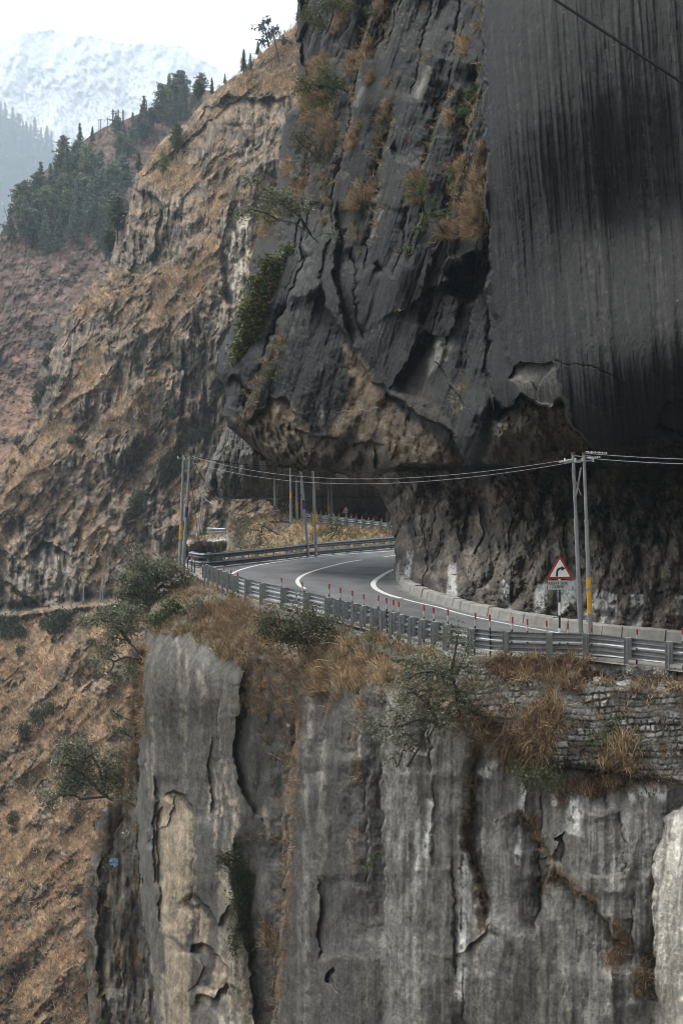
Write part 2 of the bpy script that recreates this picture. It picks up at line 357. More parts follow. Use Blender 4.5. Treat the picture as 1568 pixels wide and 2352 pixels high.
for k in range(150):
    X0 = rs_.uniform(1120, 1640); w_ = rs_.uniform(1.2, 4.5); ya = rs_.uniform(-200, 700); yb = ya+rs_.uniform(200, 900)
    U.streak(bw, X0, w_, ya, yb, k, rs_.uniform(.4, .95), ((.10,.096,.092), (.009,.0088,.0088), (.135,.13,.12))[k % 3], mskw, 4, 150, 80, 160)
msks = (1-rwall)*(1-craggy)*sstep(-.5, .3, n2)
for k in range(46):
    X0 = rs_.uniform(840, 1330); w_ = rs_.uniform(1.5, 6); ya = rs_.uniform(-200, 600); yb = ya+rs_.uniform(120, 460)
    U.streak(ul, X0, w_, ya, yb, k, rs_.uniform(.25, .75), (.115,.11,.10) if k % 2 else (.016,.0155,.0155), msks, 3, 90, 60, 110)
# speckled pale lichen, then a highlight painted along the nose rib
lic = sstep(.45, .75, fbm(x/7, y/9, 3, 60)+.5*fbm(x/90, y/140, 3, 61)-.15)*(1-rwall*.7); U.mix(lic*.6, (.30,.29,.265))
rib = U.line([(700,540),(702,620),(690,700),(660,780),(640,850)], 24); U.mix(rib*.75*sstep(-.5, .4, n2), (.24,.235,.22))
tan = np.clip(.8*below+U.poly([(784,789),(822,812),(872,893),(903,920),(896,1018),(834,1018),(780,1001),(750,1000),(784,951),(807,882)], 9)+U.poly([(600,935),(619,910),(653,914),(676,942),(705,972),(712,1000),(690,1000),(699,1051),(649,1066),(603,1020),(550,990),(530,960)], 6)*sstep(-.5, .25, n2+.3), 0, 1)
U.mix(tan*.96, (.44,.315,.195)); U.col = U.col*(1+tan*(.25*n2+.3*n1))[...,None]; 
U.mix(tan*sstep(.1, .5, fbm(x/22, y/30, 4, 66)), (.58,.48,.36)); U.mix(tan*sstep(.15, .6, fbm(x/13, y/60, 4, 68))*.35, (.16,.125,.095))
lipz = sstep(985, 1010, U.wy)*sstep(905, 880, x)*sstep(560, 640, x+.4*(y-985)); U.mix(lipz*(1-tan)*.85, (.34,.27,.19)); U.mix(lipz*sstep(0, .5, fbm(x/30, y/20, 4, 70))*.6, (.16,.135,.105))
U.mix(under*np.where(x > 860, 1, .25)*.95, (.21,.175,.138)); U.col = U.col*(1+rec*(.95*_rv[id2]-.30)+rec*(.6*_rv[id3]-.2))[...,None]*(1+1.25*rec)[...,None]; U.mix(rec*sstep(-.1, .5, fbm(x/30, y/60, 4, 72))*.8, (.205,.19,.17)); U.mix(under*sstep(.0, .55, fbm(x/60, y/40, 4, 74))*sstep(1230, 1080, y)*.8, (.25,.18,.11))  # recess lightened and varied by facet in colour, standing in for light
U.mix(rec*sstep(.2, .6, fbm(x/18, y/34, 4, 76))*.6, (.055,.052,.05)); U.mix(rec*sstep(.3, .7, fbm(x/25, y/60, 4, 77))*.5, (.19,.18,.165))
U.mix(hollow*.92, (.46,.38,.28)); U.mix(hollow*sstep(.1, .5, n1)*.5, (.09,.08,.07))
g = U.poly([(1176,842),(1205,832),(1245,838),(1290,890),(1302,930),(1275,925),(1240,937),(1190,902),(1172,872)], 3); U.mix(g*(.8+.2*n2), (.36,.34,.295))
g = U.poly([(1250,838),(1268,836),(1292,900),(1320,985),(1345,1015),(1305,960),(1285,905)], 3); U.mix(g*.7, (.38,.35,.29))
g = U.poly([(976,835),(990,800),(1003,778),(1015,785),(1011,835),(980,872)], 3, .5); U.mix(g*(.85+.15*n2), (.62,.60,.55))
for pts, w, k in (([(1020,830),(1036,780),(1048,730)], 6, .5), ([(985,150),(970,190),(955,228)], 7, .9), ([(880,480),(860,520),(848,548)], 3, .9), ([(1112,1065),(1128,1010),(1140,970)], 11, .8), ([(834,200),(822,220),(815,245)], 6, .6), ([(980,770),(965,790)], 5, .8), ([(736,930),(738,970),(742,1000)], 4, .7), ([(1040,900),(1030,870)], 5, .3), ([(1095,330),(1090,310),(1098,290)], 4, .5), ([(642,385),(650,372)], 5, .9), ([(948,985),(960,960)], 4, .4)):
    U.mix(U.line(pts, w)*k, (.75,.71,.64))
hm2 = U.poly([(1060,640),(1085,610),(1122,600),(1122,655),(1090,668)], 8); U.mix(hm2*.8, (.22,.145,.085)); U.mix((hm-hm*hm2)*.7, (.03,.028,.026))  # shade of the hole put into the colour around its tan interior
# undersides of the black slab: brown-grey
sl = U.poly([(896,893),(922,843),(953,789),(980,764),(1012,772),(980,820),(985,880),(1010,940),(1060,1000),(1075,1080),(1040,1030),(974,985)], 5); U.mix(sl*.75, (.115,.095,.082))
# whitewash patches on the rock beside the carriageway
z2 = lambda P: [(918.6+a*.4141, 976+b*.4141) for a, b in P]
white = np.zeros(x.shape)
for P in ([(38,720),(68,716),(44,862),(26,862)],[(275,782),(300,780),(306,945),(264,950)],[(576,870),(596,905),(606,1022),(560,1022)],[(762,890),(812,900),(786,1040),(756,1040)],[(888,880),(962,880),(958,960),(898,1042),(882,990)],[(1086,920),(1096,990),(1058,1060),(1032,1100),(1036,1040)],[(1126,930),(1186,962),(1190,1040),(1150,1120),(1116,1110)],[(1284,960),(1336,960),(1324,1110),(1266,1110)],[(1540,960),(1620,960),(1610,1060),(1545,1050)],[(-14,770),(-4,760),(-18,860),(-26,850)]):
    Pq = np.array(z2(P)); Pq = Pq.mean(0)+(Pq-Pq.mean(0))*[1.4,1.22]; white = np.maximum(white, U.poly([tuple(q) for q in Pq], 2.5, .45))
U.mix(white*sstep(-.75, -.3, fbm(x/7, y/12, 4, 80)), (1.5,1.48,1.42))
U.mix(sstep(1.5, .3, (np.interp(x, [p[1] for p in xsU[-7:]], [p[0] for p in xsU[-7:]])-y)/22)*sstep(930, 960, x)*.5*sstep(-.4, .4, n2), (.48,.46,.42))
# moss and earth in the joints
moss = np.zeros(x.shape)
for pts, w in (([(900,160),(880,260),(866,340),(872,430),(850,540)], 12), ([(1090,210),(1072,320),(1050,420),(1040,500)], 14), ([(752,380),(740,430),(742,520)], 16), ([(975,110),(972,150)], 10), ([(1040,600),(1075,585)], 10), ([(560,940),(590,900),(625,830),(650,770)], 18), ([(1066,860),(1060,920),(1050,960)], 8), ([(800,450),(815,500),(820,560)], 9), ([(1100,0),(1094,80)], 10), ([(868,-20),(840,70),(824,150),(800,300),(780,390),(768,440)], 9), ([(905,240),(892,310),(872,375),(868,440),(846,545)], 8), ([(1040,190),(1004,280),(980,350),(964,392)], 7), ([(915,-20),(880,85),(850,150)], 8), ([(1098,140),(1088,230),(1066,330),(1042,430)], 9), ([(740,250),(716,330),(704,420),(690,500)], 9), ([(640,590),(622,680),(590,770)], 7)):
    moss = np.maximum(moss, U.line(pts, w))
U.mix(moss*sstep(-.3, .3, n2)*.85, (.13,.115,.05))
earth = np.zeros(x.shape)
z4 = lambda P: [(459.3+a*.4394, b*.4394) for a, b in P]
grassU = [z4(P) for P in ([(700,110),(760,20),(800,0),(770,90),(700,190)],[(760,330),(900,210),(930,230),(830,370),(780,400),(750,370)],[(560,330),(660,270),(700,330),(640,380),(560,400)],[(520,520),(600,380),(700,560),(700,700),(620,640),(540,650)],[(780,700),(840,640),(820,760),(770,800)],[(600,640),(700,620),(720,700),(680,820),(600,740)],[(470,980),(550,930),(550,1020),(500,1060)],[(760,1040),(830,960),(930,960),(920,1050),(800,1110)],[(1090,940),(1140,880),(1210,930),(1190,1040),(1110,1080)],[(1290,870),(1380,820),(1390,900),(1310,950)],[(1425,900),(1475,720),(1495,900),(1480,1240),(1380,1240),(1360,1160)],[(1240,1180),(1340,1150),(1360,1250),(1230,1260)],[(1370,200),(1410,200),(1400,280),(1360,280)],[(860,420),(900,360),(910,420),(880,460)],[(430,860),(490,820),(480,900),(420,950)],[(300,1230),(340,1130),(400,1080),(420,1140),(330,1260)],[(960,560),(990,520),(985,600)],[(1280,620),(1320,560),(1300,680)],[(925,30),(960,0),(975,20),(940,70)],[(540,420),(570,380),(560,520),(530,600)])]
for P in grassU: earth = np.maximum(earth, U.poly(P, 8))
U.mix(earth*.8*sstep(-.7, .1, n2), (.26,.19,.11))
g = U.poly([(560,940),(590,905),(615,870),(650,770),(652,720),(640,800),(600,850),(570,930),(545,955)], 9); U.mix(g*.7, (.18,.15,.09))
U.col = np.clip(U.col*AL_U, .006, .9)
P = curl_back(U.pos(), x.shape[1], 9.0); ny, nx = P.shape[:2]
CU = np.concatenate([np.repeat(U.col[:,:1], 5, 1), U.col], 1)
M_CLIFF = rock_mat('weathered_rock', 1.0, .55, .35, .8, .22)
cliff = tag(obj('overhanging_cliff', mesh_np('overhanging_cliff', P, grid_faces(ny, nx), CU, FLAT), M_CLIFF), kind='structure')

# ---------------------------------------------------------------- rock face and bank below the road
rail = [(2240,1622),(2098,1596),(1900,1576),(1720,1560),(1640,1548),(1568,1537),(1450,1524),(1355,1512),(1230,1510),(1110,1505),(970,1475),(900,1456),(820,1435),(690,1400),(580,1375),(520,1352),(470,1330),(425,1305),(412,1296)]
xsB = [(1280,405),(1300,398),(1330,372),(1370,350),(1420,340),(1500,333),(1600,328),(1700,322),(1760,318),(1850,316),(1930,318),(2000,322),(2080,326),(2150,338),(2250,352),(2420,362)]
nt_ = 440; XR = 2180; s0_ = (1660-398)/(XR-398); sx = np.concatenate([np.linspace(0, s0_, 520), np.linspace(s0_, 1, 56)[1:]]); xt = lerp(398, XR, sx); rt = np.array(rail)[::-1]; yt = np.interp(xt, rt[:,0], rt[:,1])
tt = np.linspace(0, 1, nt_)[:,None]; y = yt[None]+tt*(2420-yt[None]); x = (interp(xsB, y)+7*fbm(y/40, y*0+3, 5, 991, .6))*(1-sx[None])+XR*sx[None]
y = y+0*x
B = Relief(x, y, 2)
ctl = [(rx, ry, float(GD(ry))) for rx, ry in rail[1:-1:1]]
ctl += [(1620,1600,45.6),(1400,1600,48.4),(1200,1600,49.4),(1568,1800,44.6),(1300,1800,47.2),(1150,1750,48.4),(1050,1600,49.6),(960,1580,50.5),(880,1600,51.5),(760,1600,55),(640,1480,61),(640,1600,59.5),(520,1440,67.5),(420,1420,71),(345,1440,73),(325,1700,71.5),(450,1700,66.5),
 (450,2000,65),(330,2000,70.5),(350,2400,69),(480,2400,63),(600,2000,60.5),(640,2400,58),(760,2000,53.8),(800,2400,53),(950,2000,49.4),(1000,2400,48.6),(1200,2000,46.6),(1200,2400,46),(1400,2000,44.6),(1400,2400,44),(1600,2000,43),(1620,2400,42.4),(2180,1800,39.5),(2180,2100,38.5),(2180,2420,38),(1900,1800,42),(1900,2400,40)]
B.d = tps(ctl, x, y)
rj = random.Random(33)
for k in range(24):
    X0 = rj.uniform(345, 1560); Y0 = rj.uniform(1480, 2250); LL = rj.uniform(80, 330); pts = [(X0+rj.uniform(-5,5), Y0+LL*f) for f in (0,.33,.66,1)]
    B.step(pts, rj.uniform(.15,.5), rj.uniform(30,100), rj.choice((1,1,-1)), 2); B.groove(pts, rj.uniform(.05,.3), 1.8)
B.step([(570,1480),(552,1560),(545,1650),(535,1720),(545,1800),(575,1850),(610,1900)], .85, 95, -1, 3)
B.step([(540,1900),(530,2000),(545,2100),(570,2200),(590,2420)], .85, 70, -1, 4)
B.step([(690,1600),(672,1750),(664,1961),(640,2243),(615,2420)], 1.7, 60, 1, 5)
B.step([(889,1560),(880,1700),(877,1802),(885,1959),(887,2106),(900,2200)], 1.2, 70, 1, 3)
B.step([(1000,1540),(985,1640),(978,1740)], .6, 40, 1, 3)
B.step([(760,1560),(748,1660),(744,1800)], .5, 40, 1, 3); B.step([(840,1500),(826,1600),(820,1750)], .6, 40, 1, 3)
B.groove([(1100,1690),(1081,1770),(1078,1854),(1071,1933),(1092,1985),(1107,2064),(1113,2150)], .8, 12); B.step([(1090,1720),(1074,1850),(1070,1940),(1095,2010),(1110,2140)], .7, 50, -1, 3)
B.step([(1195,1850),(1225,1900),(1254,1938),(1259,2011),(1233,2116),(1222,2160)], 1.0, 60, 1, 4); B.step([(1270,1985),(1312,2037),(1364,2069),(1411,2148),(1450,2170)], .8, 50, 1, 4)
B.step([(1600,1830),(1532,1880),(1508,1959),(1500,2090),(1504,2250)], .8, 70, 1, 4); B.step([(1270,1930),(1300,1905),(1290,1990)], .5, 30, 1, 3)
B.step([(369,1830),(400,1812),(432,1826),(446,1880),(450,1990),(440,2110)], .7, 45, 1, 4); B.step([(366,1830),(362,1935),(368,2140)], .4, 40, -1, 3); B.step([(340,1740),(345,1850),(352,1960)], .5, 26, 1, 3)
B.step([(430,2190),(460,2160),(500,2190),(530,2240),(520,2300)], .8, 40, 1, 4); B.step([(452,2280),(490,2290),(520,2250)], .9, 30, 1, 4); B.step([(484,1684),(476,1760),(486,1880)], .35, 30, -1, 3); B.step([(440,2040),(480,2080),(500,2120),(530,2070)], .7, 40, 1, 3)
B.step([(1040,2200),(1090,2160),(1130,2120)], .3, 30, 1, 3); B.step([(740,2250),(760,2225),(772,2230)], .7, 26, 1, 2)
dtop = tt*(2420-yt[None])
bank = sstep(1, .55, (y-yt[None])/np.interp(x, [330,420,560,700,800,900,1020,1100,1200,1300,1420,1568,1660],[120,130,150,170,150,160,200,250,290,300,300,280,280]))+0*x
bank = np.clip(bank, 0, 1)*sstep(0, .05, tt)
face = 1-bank
n1 = fbm(x/80, y/120, 5, 121); n2 = fbm(x/15, y/22, 4, 125, .6)
B.d = B.d-face*(.50*facet(x/95+.02*y/60, y/520, 103, .8)[0]+.07*facet(x/20, y/70, 108, .9)[0]+.35*fbm(x/130, y/500, 3, 112)+.05*fbm(x/22, y/80, 5, 114, .6)+.03*ridged(x/18, y/300, 3, 116))
B.d = B.d-bank*(.28*fbm(x/60, y/40, 4, 118)+.16*facet(x/24, y/20, 119, 1.0)[0]+.1*fbm(x/14, y/12, 3, 117))*sstep(0, 30, y-yt[None])
edge = np.clip((x-interp(xsB, y))/34, 0, 1); B.d = B.d+1.7*(1-np.sqrt(np.clip(1-(1-edge)**2, 0, 1)))
st = fbm(x/15, y/420, 5, 130, .62); st2 = fbm(x/5, y/160, 3, 134)
B.col = np.array([.132,.124,.113])*(1+.20*n1+.18*n2+.20*st+.10*st2)[...,None]
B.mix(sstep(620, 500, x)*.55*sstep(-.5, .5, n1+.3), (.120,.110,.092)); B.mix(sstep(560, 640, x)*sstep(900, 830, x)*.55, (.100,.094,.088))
g = B.poly([(900,1650),(1090,1700),(1180,1780),(1170,2000),(1000,2420),(880,2420),(878,1800)], 30); B.mix(g*.55*sstep(-.5, .5, st+n1), (.235,.222,.198))
g = B.poly([(1225,1800),(1330,1780),(1500,1800),(1490,2000),(1470,2400),(1230,2400)], 30); B.mix(g*.6*sstep(.4, -.4, st), (.080,.075,.070))
g = B.poly([(1720,1820),(1600,1835),(1540,1880),(1508,1959),(1500,2090),(1502,2420),(1720,2420)], 10); B.mix(g*(.8+.2*n2), (.50,.47,.41))
rs_ = np.random.RandomState(92); mskb = face*sstep(-.6, .2, n2+fbm(x/9, y/60, 2, 97))
for k in range(110):
    X0 = rs_.uniform(340, 1640); w_ = rs_.uniform(1.5, 7)*(1.5 if X0 > 870 else 1); ya = rs_.uniform(1480, 2200); yb = ya+rs_.uniform(150, 700)
    B.streak(x, X0, w_, ya, yb, k, rs_.uniform(.15, .6), ((.30,.285,.25), (.05,.047,.045), (.26,.235,.19), (.062,.058,.054))[k % 4], mskb, 7, 190, 50, 130)
B.mix(sstep(.25, .75, fbm(x/14, y/300, 4, 140))*.18*face, (.055,.053,.053)); B.mix(sstep(.3, .8, fbm(x/9, y/260, 4, 143))*.14*face, (.24,.23,.205))
tanp = [[(369,1833),(400,1818),(441,1874),(446,1961),(436,2140),(425,2171),(369,2140),(362,1935)],[(379,2150),(436,2191),(441,2440),(390,2440)],[(446,2063),(482,2120),(477,2191),(451,2181)],[(482,1690),(489,1740),(487,1884),(476,1880)],[(403,1440),(409,1440),(421,1679),(415,1700)],[(532,1760),(540,1790),(548,1961),(534,1961)],[(513,1935),(548,1971),(538,2063),(506,2191),(500,2060)],[(336,1699),(342,1699),(343,1807),(338,1812)],[(500,2180),(530,2230),(520,2290),(480,2280)],[(452,2260),(490,2270),(480,2310),(456,2296)],[(520,2150),(536,2140),(560,2250),(580,2420),(556,2420),(540,2300)],[(500,2330),(516,2330),(524,2420),(500,2420)]]
for i, P in enumerate(tanp):
    g = B.poly(P, 4, .6); B.mix(g*(.86+.14*np.clip(n2,-1,1))*(.7+.3*sstep(-.4,.1,st2+st)), (.43,.345,.25) if i in (0,1,2,8,9) else (.34,.305,.245))
B.mix(B.poly(tanp[0], 10)*sstep(.1, .6, st2)*.5, (.38,.26,.17))
for pts, w, k in (([(1068,1950),(1064,2000),(1060,2060),(1060,2220),(1050,2300)], 8, .85), ([(1203,1795),(1200,1850),(1192,1930),(1186,1990)], 5, .9), ([(1150,1740),(1128,1760),(1112,1785)], 9, .8), ([(985,1830),(990,1890),(978,1940),(972,1975)], 6, .6), ([(826,1690),(824,1740)], 3, .7), ([(1300,1840),(1312,1830),(1320,1860),(1310,1920)], 12, .6), ([(1270,1815),(1275,1850)], 5, .7), ([(960,1880),(958,2000)], 4, .4), ([(1050,1990),(1098,2020)], 6, .3), ([(1440,1830),(1500,1815),(1530,1830)], 9, .5), ([(716,1600),(710,1700)], 5, .35), ([(1110,1900),(1104,1960)], 5, .4)):
    B.mix(np.clip(B.line(pts, w*1.25)*k*1.15, 0, 1)*sstep(-.9, .1, n2+.4*st2), (.66,.65,.61))
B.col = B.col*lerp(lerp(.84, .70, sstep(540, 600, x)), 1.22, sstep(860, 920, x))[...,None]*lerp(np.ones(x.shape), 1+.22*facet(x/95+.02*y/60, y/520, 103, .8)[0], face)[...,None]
for pts, w, k in (([(520,1740),(518,1791),(528,1851)], 5, .8), ([(537,1830),(543,1893),(524,1978)], 8, .9), ([(507,2149),(503,2191),(511,2217)], 4, .8), ([(528,2170),(524,2255),(537,2400)], 6, .8), ([(549,2149),(554,2234),(571,2400)], 5, .8), ([(500,2000),(520,2040),(540,2090),(536,2150)], 6, .8), ([(452,1532),(469,1574),(464,1630)], 5, .6), ([(350,2200),(345,2400)], 6, .7), ([(372,2230),(376,2400)], 7, .8), ([(494,1760),(498,1860),(492,1950)], 3, .7), ([(510,1800),(507,1880)], 2.5, .7), ([(428,1480),(432,1560),(428,1640)], 3, .5), ([(350,1640),(352,1740),(350,1840)], 3, .5), ([(604,1850),(616,1900),(622,1940)], 6, .6), ([(560,2240),(575,2330),(590,2420)], 5, .7)):
    B.mix(B.line(pts, w)*k*sstep(-.8, .1, n2), (.40,.34,.26))
g = B.poly([(550,1480),(690,1540),(668,1900),(560,1900),(545,1700)], 16); B.col = B.col*(1-.3*g)[...,None]
for pts, w, k in (([(741,1770),(724,1978),(690,2106),(707,2234),(700,2400)], 10, .5), ([(700,1560),(712,1640)], 4, .4), ([(820,1560),(810,1700),(800,1800)], 5, .35)): B.mix(B.line(pts, w)*k*sstep(-.7, .3, n2), (.22,.215,.195))
for pts, w, k in (([(1234,2120),(1238,2200),(1250,2420)], 7, .7), ([(1287,2120),(1294,2230),(1302,2340)], 4, .7), ([(1300,1860),(1310,1960),(1326,2100),(1330,2250)], 6, .35), ([(1270,2010),(1268,2120)], 5, .45), ([(700,1620),(694,1720)], 4, .35), ([(746,1690),(740,1800),(742,1950),(720,2150)], 8, .4), ([(800,1930),(812,1980)], 6, .4), ([(662,1800),(650,1950)], 6, .35)):
    B.mix(B.line(pts, w)*k, (.30,.285,.235))
mossB = np.zeros(x.shape)
for pts, w in (([(570,1480),(556,1600),(540,1700)], 16), ([(1220,1800),(1260,1810),(1330,1830)], 16), ([(1065,1850),(1076,1930)], 8), ([(560,1930),(620,1925),(660,1935)], 14), ([(1430,2290),(1480,2210)], 8), ([(545,2080),(560,2250),(575,2420)], 20)):
    mossB = np.maximum(mossB, B.line(pts, w))
B.mix(mossB*sstep(-.4, .4, n2)*.85, (.060,.055,.028))
brown = np.maximum.reduce([B.line([(690,1600),(674,1750),(666,1900),(655,2100),(640,2243),(618,2420)], 13), B.line([(1092,1690),(1081,1770),(1078,1854),(1071,1933),(1092,1985),(1107,2064),(1113,2150)], 11), B.line([(1254,1938),(1259,2011),(1250,2060)], 6), B.line([(1275,1990),(1312,2037),(1364,2069)], 10), B.line([(1411,2110),(1430,2170),(1400,2230)], 14), B.line([(1490,2190),(1470,2280)], 12), B.line([(820,1640),(815,1700),(826,1800)], 7), B.line([(818,1900),(815,2000)], 6)])
B.mix(brown*sstep(-.5, .2, n2)*.8, (.16,.105,.058))
B.mix(bank*.92, (.135,.098,.058)); B.mix(bank*sstep(-.1, .5, n1)*.6, (.085,.075,.045)); B.mix(bank*sstep(.2, .6, n2)*.5, (.21,.195,.17))
g = B.poly([(1330,1530),(1700,1540),(1700,1570),(1500,1580),(1380,1570)], 8); B.mix(g*sstep(-.2, .5, n2), (.33,.32,.30))
g = B.poly([(1010,1620),(1170,1620),(1180,1700),(1150,1760),(1040,1690),(990,1680)], 14); B.mix(g*.7, (.17,.15,.12))
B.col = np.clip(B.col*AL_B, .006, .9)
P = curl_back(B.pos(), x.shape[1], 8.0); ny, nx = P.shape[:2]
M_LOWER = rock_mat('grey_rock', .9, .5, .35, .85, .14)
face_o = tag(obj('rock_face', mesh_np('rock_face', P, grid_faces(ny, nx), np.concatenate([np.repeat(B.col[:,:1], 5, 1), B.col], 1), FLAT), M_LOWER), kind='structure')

# ---------------------------------------------------------------- second buttress, lower left, behind the first
xsL = [(1480,300),(1540,296),(1600,300),(1680,296),(1760,290),(1800,282),(1840,262),(1862,232),(1900,222),(1960,214),(2000,200),(2030,192),(2100,190),(2200,196),(2300,203),(2420,212)]
x, y = rowgrid(xsL, 1490, 2420, 420, 2.6, 2.8, smooth=14)
L = Relief(x, y, 3)
L.d = tps([(300,1490,80),(400,1490,79),(300,1750,79),(400,1750,78),(230,1900,80),(400,1900,76),(195,2050,81),(300,2050,77),(400,2050,75.5),(200,2400,80),(420,2400,74)], x, y)
for pts, a, f, sd in (([(290,1860),(262,1940),(250,2040),(262,2200)], .9, 40, 1), ([(230,1950),(222,2100),(226,2300)], .8, 30, -1), ([(290,1980),(270,2100),(280,2300)], .7, 30, 1), ([(330,1950),(322,2150),(340,2400)], .8, 40, 1), ([(250,2280),(262,2380)], .7, 20, 1)):
    L.step(pts, a, f, sd, 3)
n1 = fbm(x/60, y/110, 5, 221); n2 = fbm(x/14, y/22, 4, 225, .6)
L.d = L.d-.6*facet(x/30, y/150, 203, .9)[0]-.3*facet(x/13, y/50, 204, .9)[0]-.2*fbm(x/24, y/60, 5, 214, .55)
edge = np.clip((x-interp(xsL, y))/26, 0, 1); L.d = L.d+1.5*(1-np.sqrt(np.clip(1-(1-edge)**2, 0, 1)))
L.col = np.array([.105,.098,.088])*(1+.3*n1+.2*n2+.45*fbm(x/11, y/200, 4, 230))[...,None]
L.mix(sstep(.1, .5, fbm(x/16, y/90, 4, 233))*.7*sstep(1880, 1960, y), (.17,.115,.065)); L.mix(sstep(.25, .6, fbm(x/9, y/160, 4, 235))*.6, (.27,.24,.19)); L.mix(sstep(.2, .6, fbm(x/14, y/70, 3, 237))*.6, (.055,.05,.03))
L.mix(sstep(1900, 1800, y)*.75*sstep(-.4, .3, n2), (.20,.135,.075)); L.col = np.clip(L.col*AL_B, .006, .9)
P = curl_back(L.pos(), x.shape[1], 8.0); ny, nx = P.shape[:2]
tag(obj('rock_buttress', mesh_np('rock_buttress', P, grid_faces(ny, nx), np.concatenate([np.repeat(L.col[:,:1], 5, 1), L.col], 1), FLAT), M_LOWER), kind='structure')

# ---------------------------------------------------------------- the next overhang along the road
xsC = [(880,560),(930,536),(975,520),(1000,512),(1044,490),(1089,473),(1117,469),(1130,474),(1137,484),(1143,500),(1141,520),(1145,548),(1147,556),(1141,580),(1139,600),(1146,612),(1156,622),(1172,632),(1200,640),(1240,650)]
x, y = rowgrid(xsC, 885, 1238, 985, 1.9, 1.5, ext=1180, smooth=4)
y = y+(8*fbm(x/24, y*0+2, 4, 884, .6)+4*perlin(x/8, y*0, 885))*np.exp(-((y-1142)/26)**2)*sstep(680, 640, x)
K = Relief(x, y, 4)
K.d = tps([(530,900,140),(470,1110,136),(560,900,136),(560,1130,132),(700,900,122),(700,1120,128),(850,900,118),(900,1100,124),(630,1160,146),(640,1230,146),(720,1180,156),(720,1230,154),(850,1170,152),(850,1230,146),(930,1170,136),(960,1230,128),(1180,900,108),(1180,1100,114),(1180,1170,127),(1180,1236,119)], x, y)
K.d = K.d+10
lc = [(480,1139),(520,1139),(560,1146),(600,1138),(640,1142),(700,1110),(760,1100),(850,1105),(985,1110),(1200,1108)]
K.step(lc, 7, 70, 1, 7)
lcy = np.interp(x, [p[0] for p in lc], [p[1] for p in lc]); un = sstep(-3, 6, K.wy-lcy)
n1 = fbm(x/40, y/60, 5, 321); n2 = fbm(x/9, y/14, 4, 325, .6)
for pts, a, f in (([(560,980),(548,1060),(556,1140)], 1.6, 26), ([(600,1040),(596,1140)], 1.2, 22), ([(640,1060),(628,1140)], 1.4, 24), ([(528,990),(508,1060),(500,1130)], 1.0, 20), ([(680,1050),(672,1120)], 1.0, 24)): K.step(pts, a, f, 1, 2)
K.d = K.d-1.3*facet(x/20, y/60, 303, .9)[0]-.6*facet(x/9, y/22, 304, .9)[0]-.4*fbm(x/14, y/30, 5, 314, .55)
edge = np.clip((x-interp(xsC, y))/20, 0, 1); K.d = K.d+3.0*(1-np.sqrt(np.clip(1-(1-edge)**2, 0, 1)))
K.col = np.array([.080,.074,.066])*(1+.3*n1+.2*n2+.45*fbm(x/9, y/160, 4, 330))[...,None]
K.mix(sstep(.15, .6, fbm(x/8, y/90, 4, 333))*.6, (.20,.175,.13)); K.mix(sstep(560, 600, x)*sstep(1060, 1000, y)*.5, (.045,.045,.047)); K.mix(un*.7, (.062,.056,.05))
for P in ([(625,1115),(637,1112),(640,1150),(636,1162),(628,1150)],[(722,1100),(732,1094),(735,1125),(724,1122)],[(860,1183),(868,1180),(870,1200),(860,1200)],[(884,1176),(894,1172),(898,1200),(884,1202)],[(836,1178),(843,1176),(842,1192),(836,1192)]): K.mix(K.poly(P, 2, .3)*.85, (.36,.33,.27))
K.mix(K.poly([(765,1073),(795,1076),(806,1092),(800,1100),(772,1096)], 2, .3), (.45,.43,.38)); K.col = np.clip(K.col*.95, .006, .9)
P = curl_back(K.pos(), x.shape[1], 14.0); ny, nx = P.shape[:2]
tag(obj('distant_overhang', mesh_np('distant_overhang', P, grid_faces(ny, nx), np.concatenate([np.repeat(K.col[:,:1], 5, 1), K.col], 1), FLAT), M_CLIFF), kind='structure')

# ---------------------------------------------------------------- grassy spur beyond the bend
def colgrid(ytop_tab, x0, x1, ybot, dx, dy):
    nx = int((x1-x0)/dx)+1; xx = np.linspace(x0, x1, nx); yt = interp(ytop_tab, xx); ny = int((ybot-yt.min())/dy)+1
    t = np.linspace(0, 1, ny)[:,None]; return np.repeat(xx[None], ny, 0), yt[None]+t*(ybot-yt[None]), yt
ytF = [(424,1262),(431,1240),(455,1233),(480,1229),(518,1226),(524,1210),(540,1197),(600,1183),(630,1172),(650,1178),(668,1186),(690,1196),(720,1202),(800,1210),(900,1224),(990,1232),(1180,1246)]
x, y, yt = colgrid(ytF, 424, 1180, 1400, 1.8, 1.7)
Fs = Relief(x, y, 5)
Fs.d = tps([(424,1262,192),(455,1233,192),(518,1226,188),(430,1320,186),(500,1320,182),(540,1197,150),(540,1260,140),(630,1172,142),(640,1195,140),(720,1202,GD(1202)-2),(800,1210,GD(1210)-1.5),(900,1224,GD(1224)-1),(990,1232,GD(1232)-1),(1180,1246,GD(1246)-1),(1180,1400,101),(560,1300,118),(640,1290,112),(720,1280,108),(900,1265,106),(600,1400,108),(900,1400,104),(480,1400,170)], x, y)
Fs.step([(520,1240),(526,1300),(530,1390)], 30, 200, 1, 8); Fs.step([(432,1262),(450,1262),(500,1258)], 2.5, 30, 1, 2); Fs.step([(548,1205),(530,1240),(540,1330)], 6, 20, 1, 3); Fs.step([(600,1200),(640,1192),(668,1200)], 1.5, 20, 1, 2)
n1 = fbm(x/40, y/30, 5, 421); n2 = fbm(x/9, y/9, 4, 425, .6)
Fs.d = Fs.d-.8*facet(x/24, y/24, 403, .9)[0]-.5*fbm(x/14, y/14, 5, 414, .55)
Fs.col = np.array([.235,.165,.088])*(1+.25*n1+.2*n2)[...,None]
Fs.mix(sstep(.0, .5, n1)*.6, (.085,.075,.042)); Fs.mix(sstep(640, 520, x)*sstep(1200, 1230, y)*.7, (.12,.105,.075))
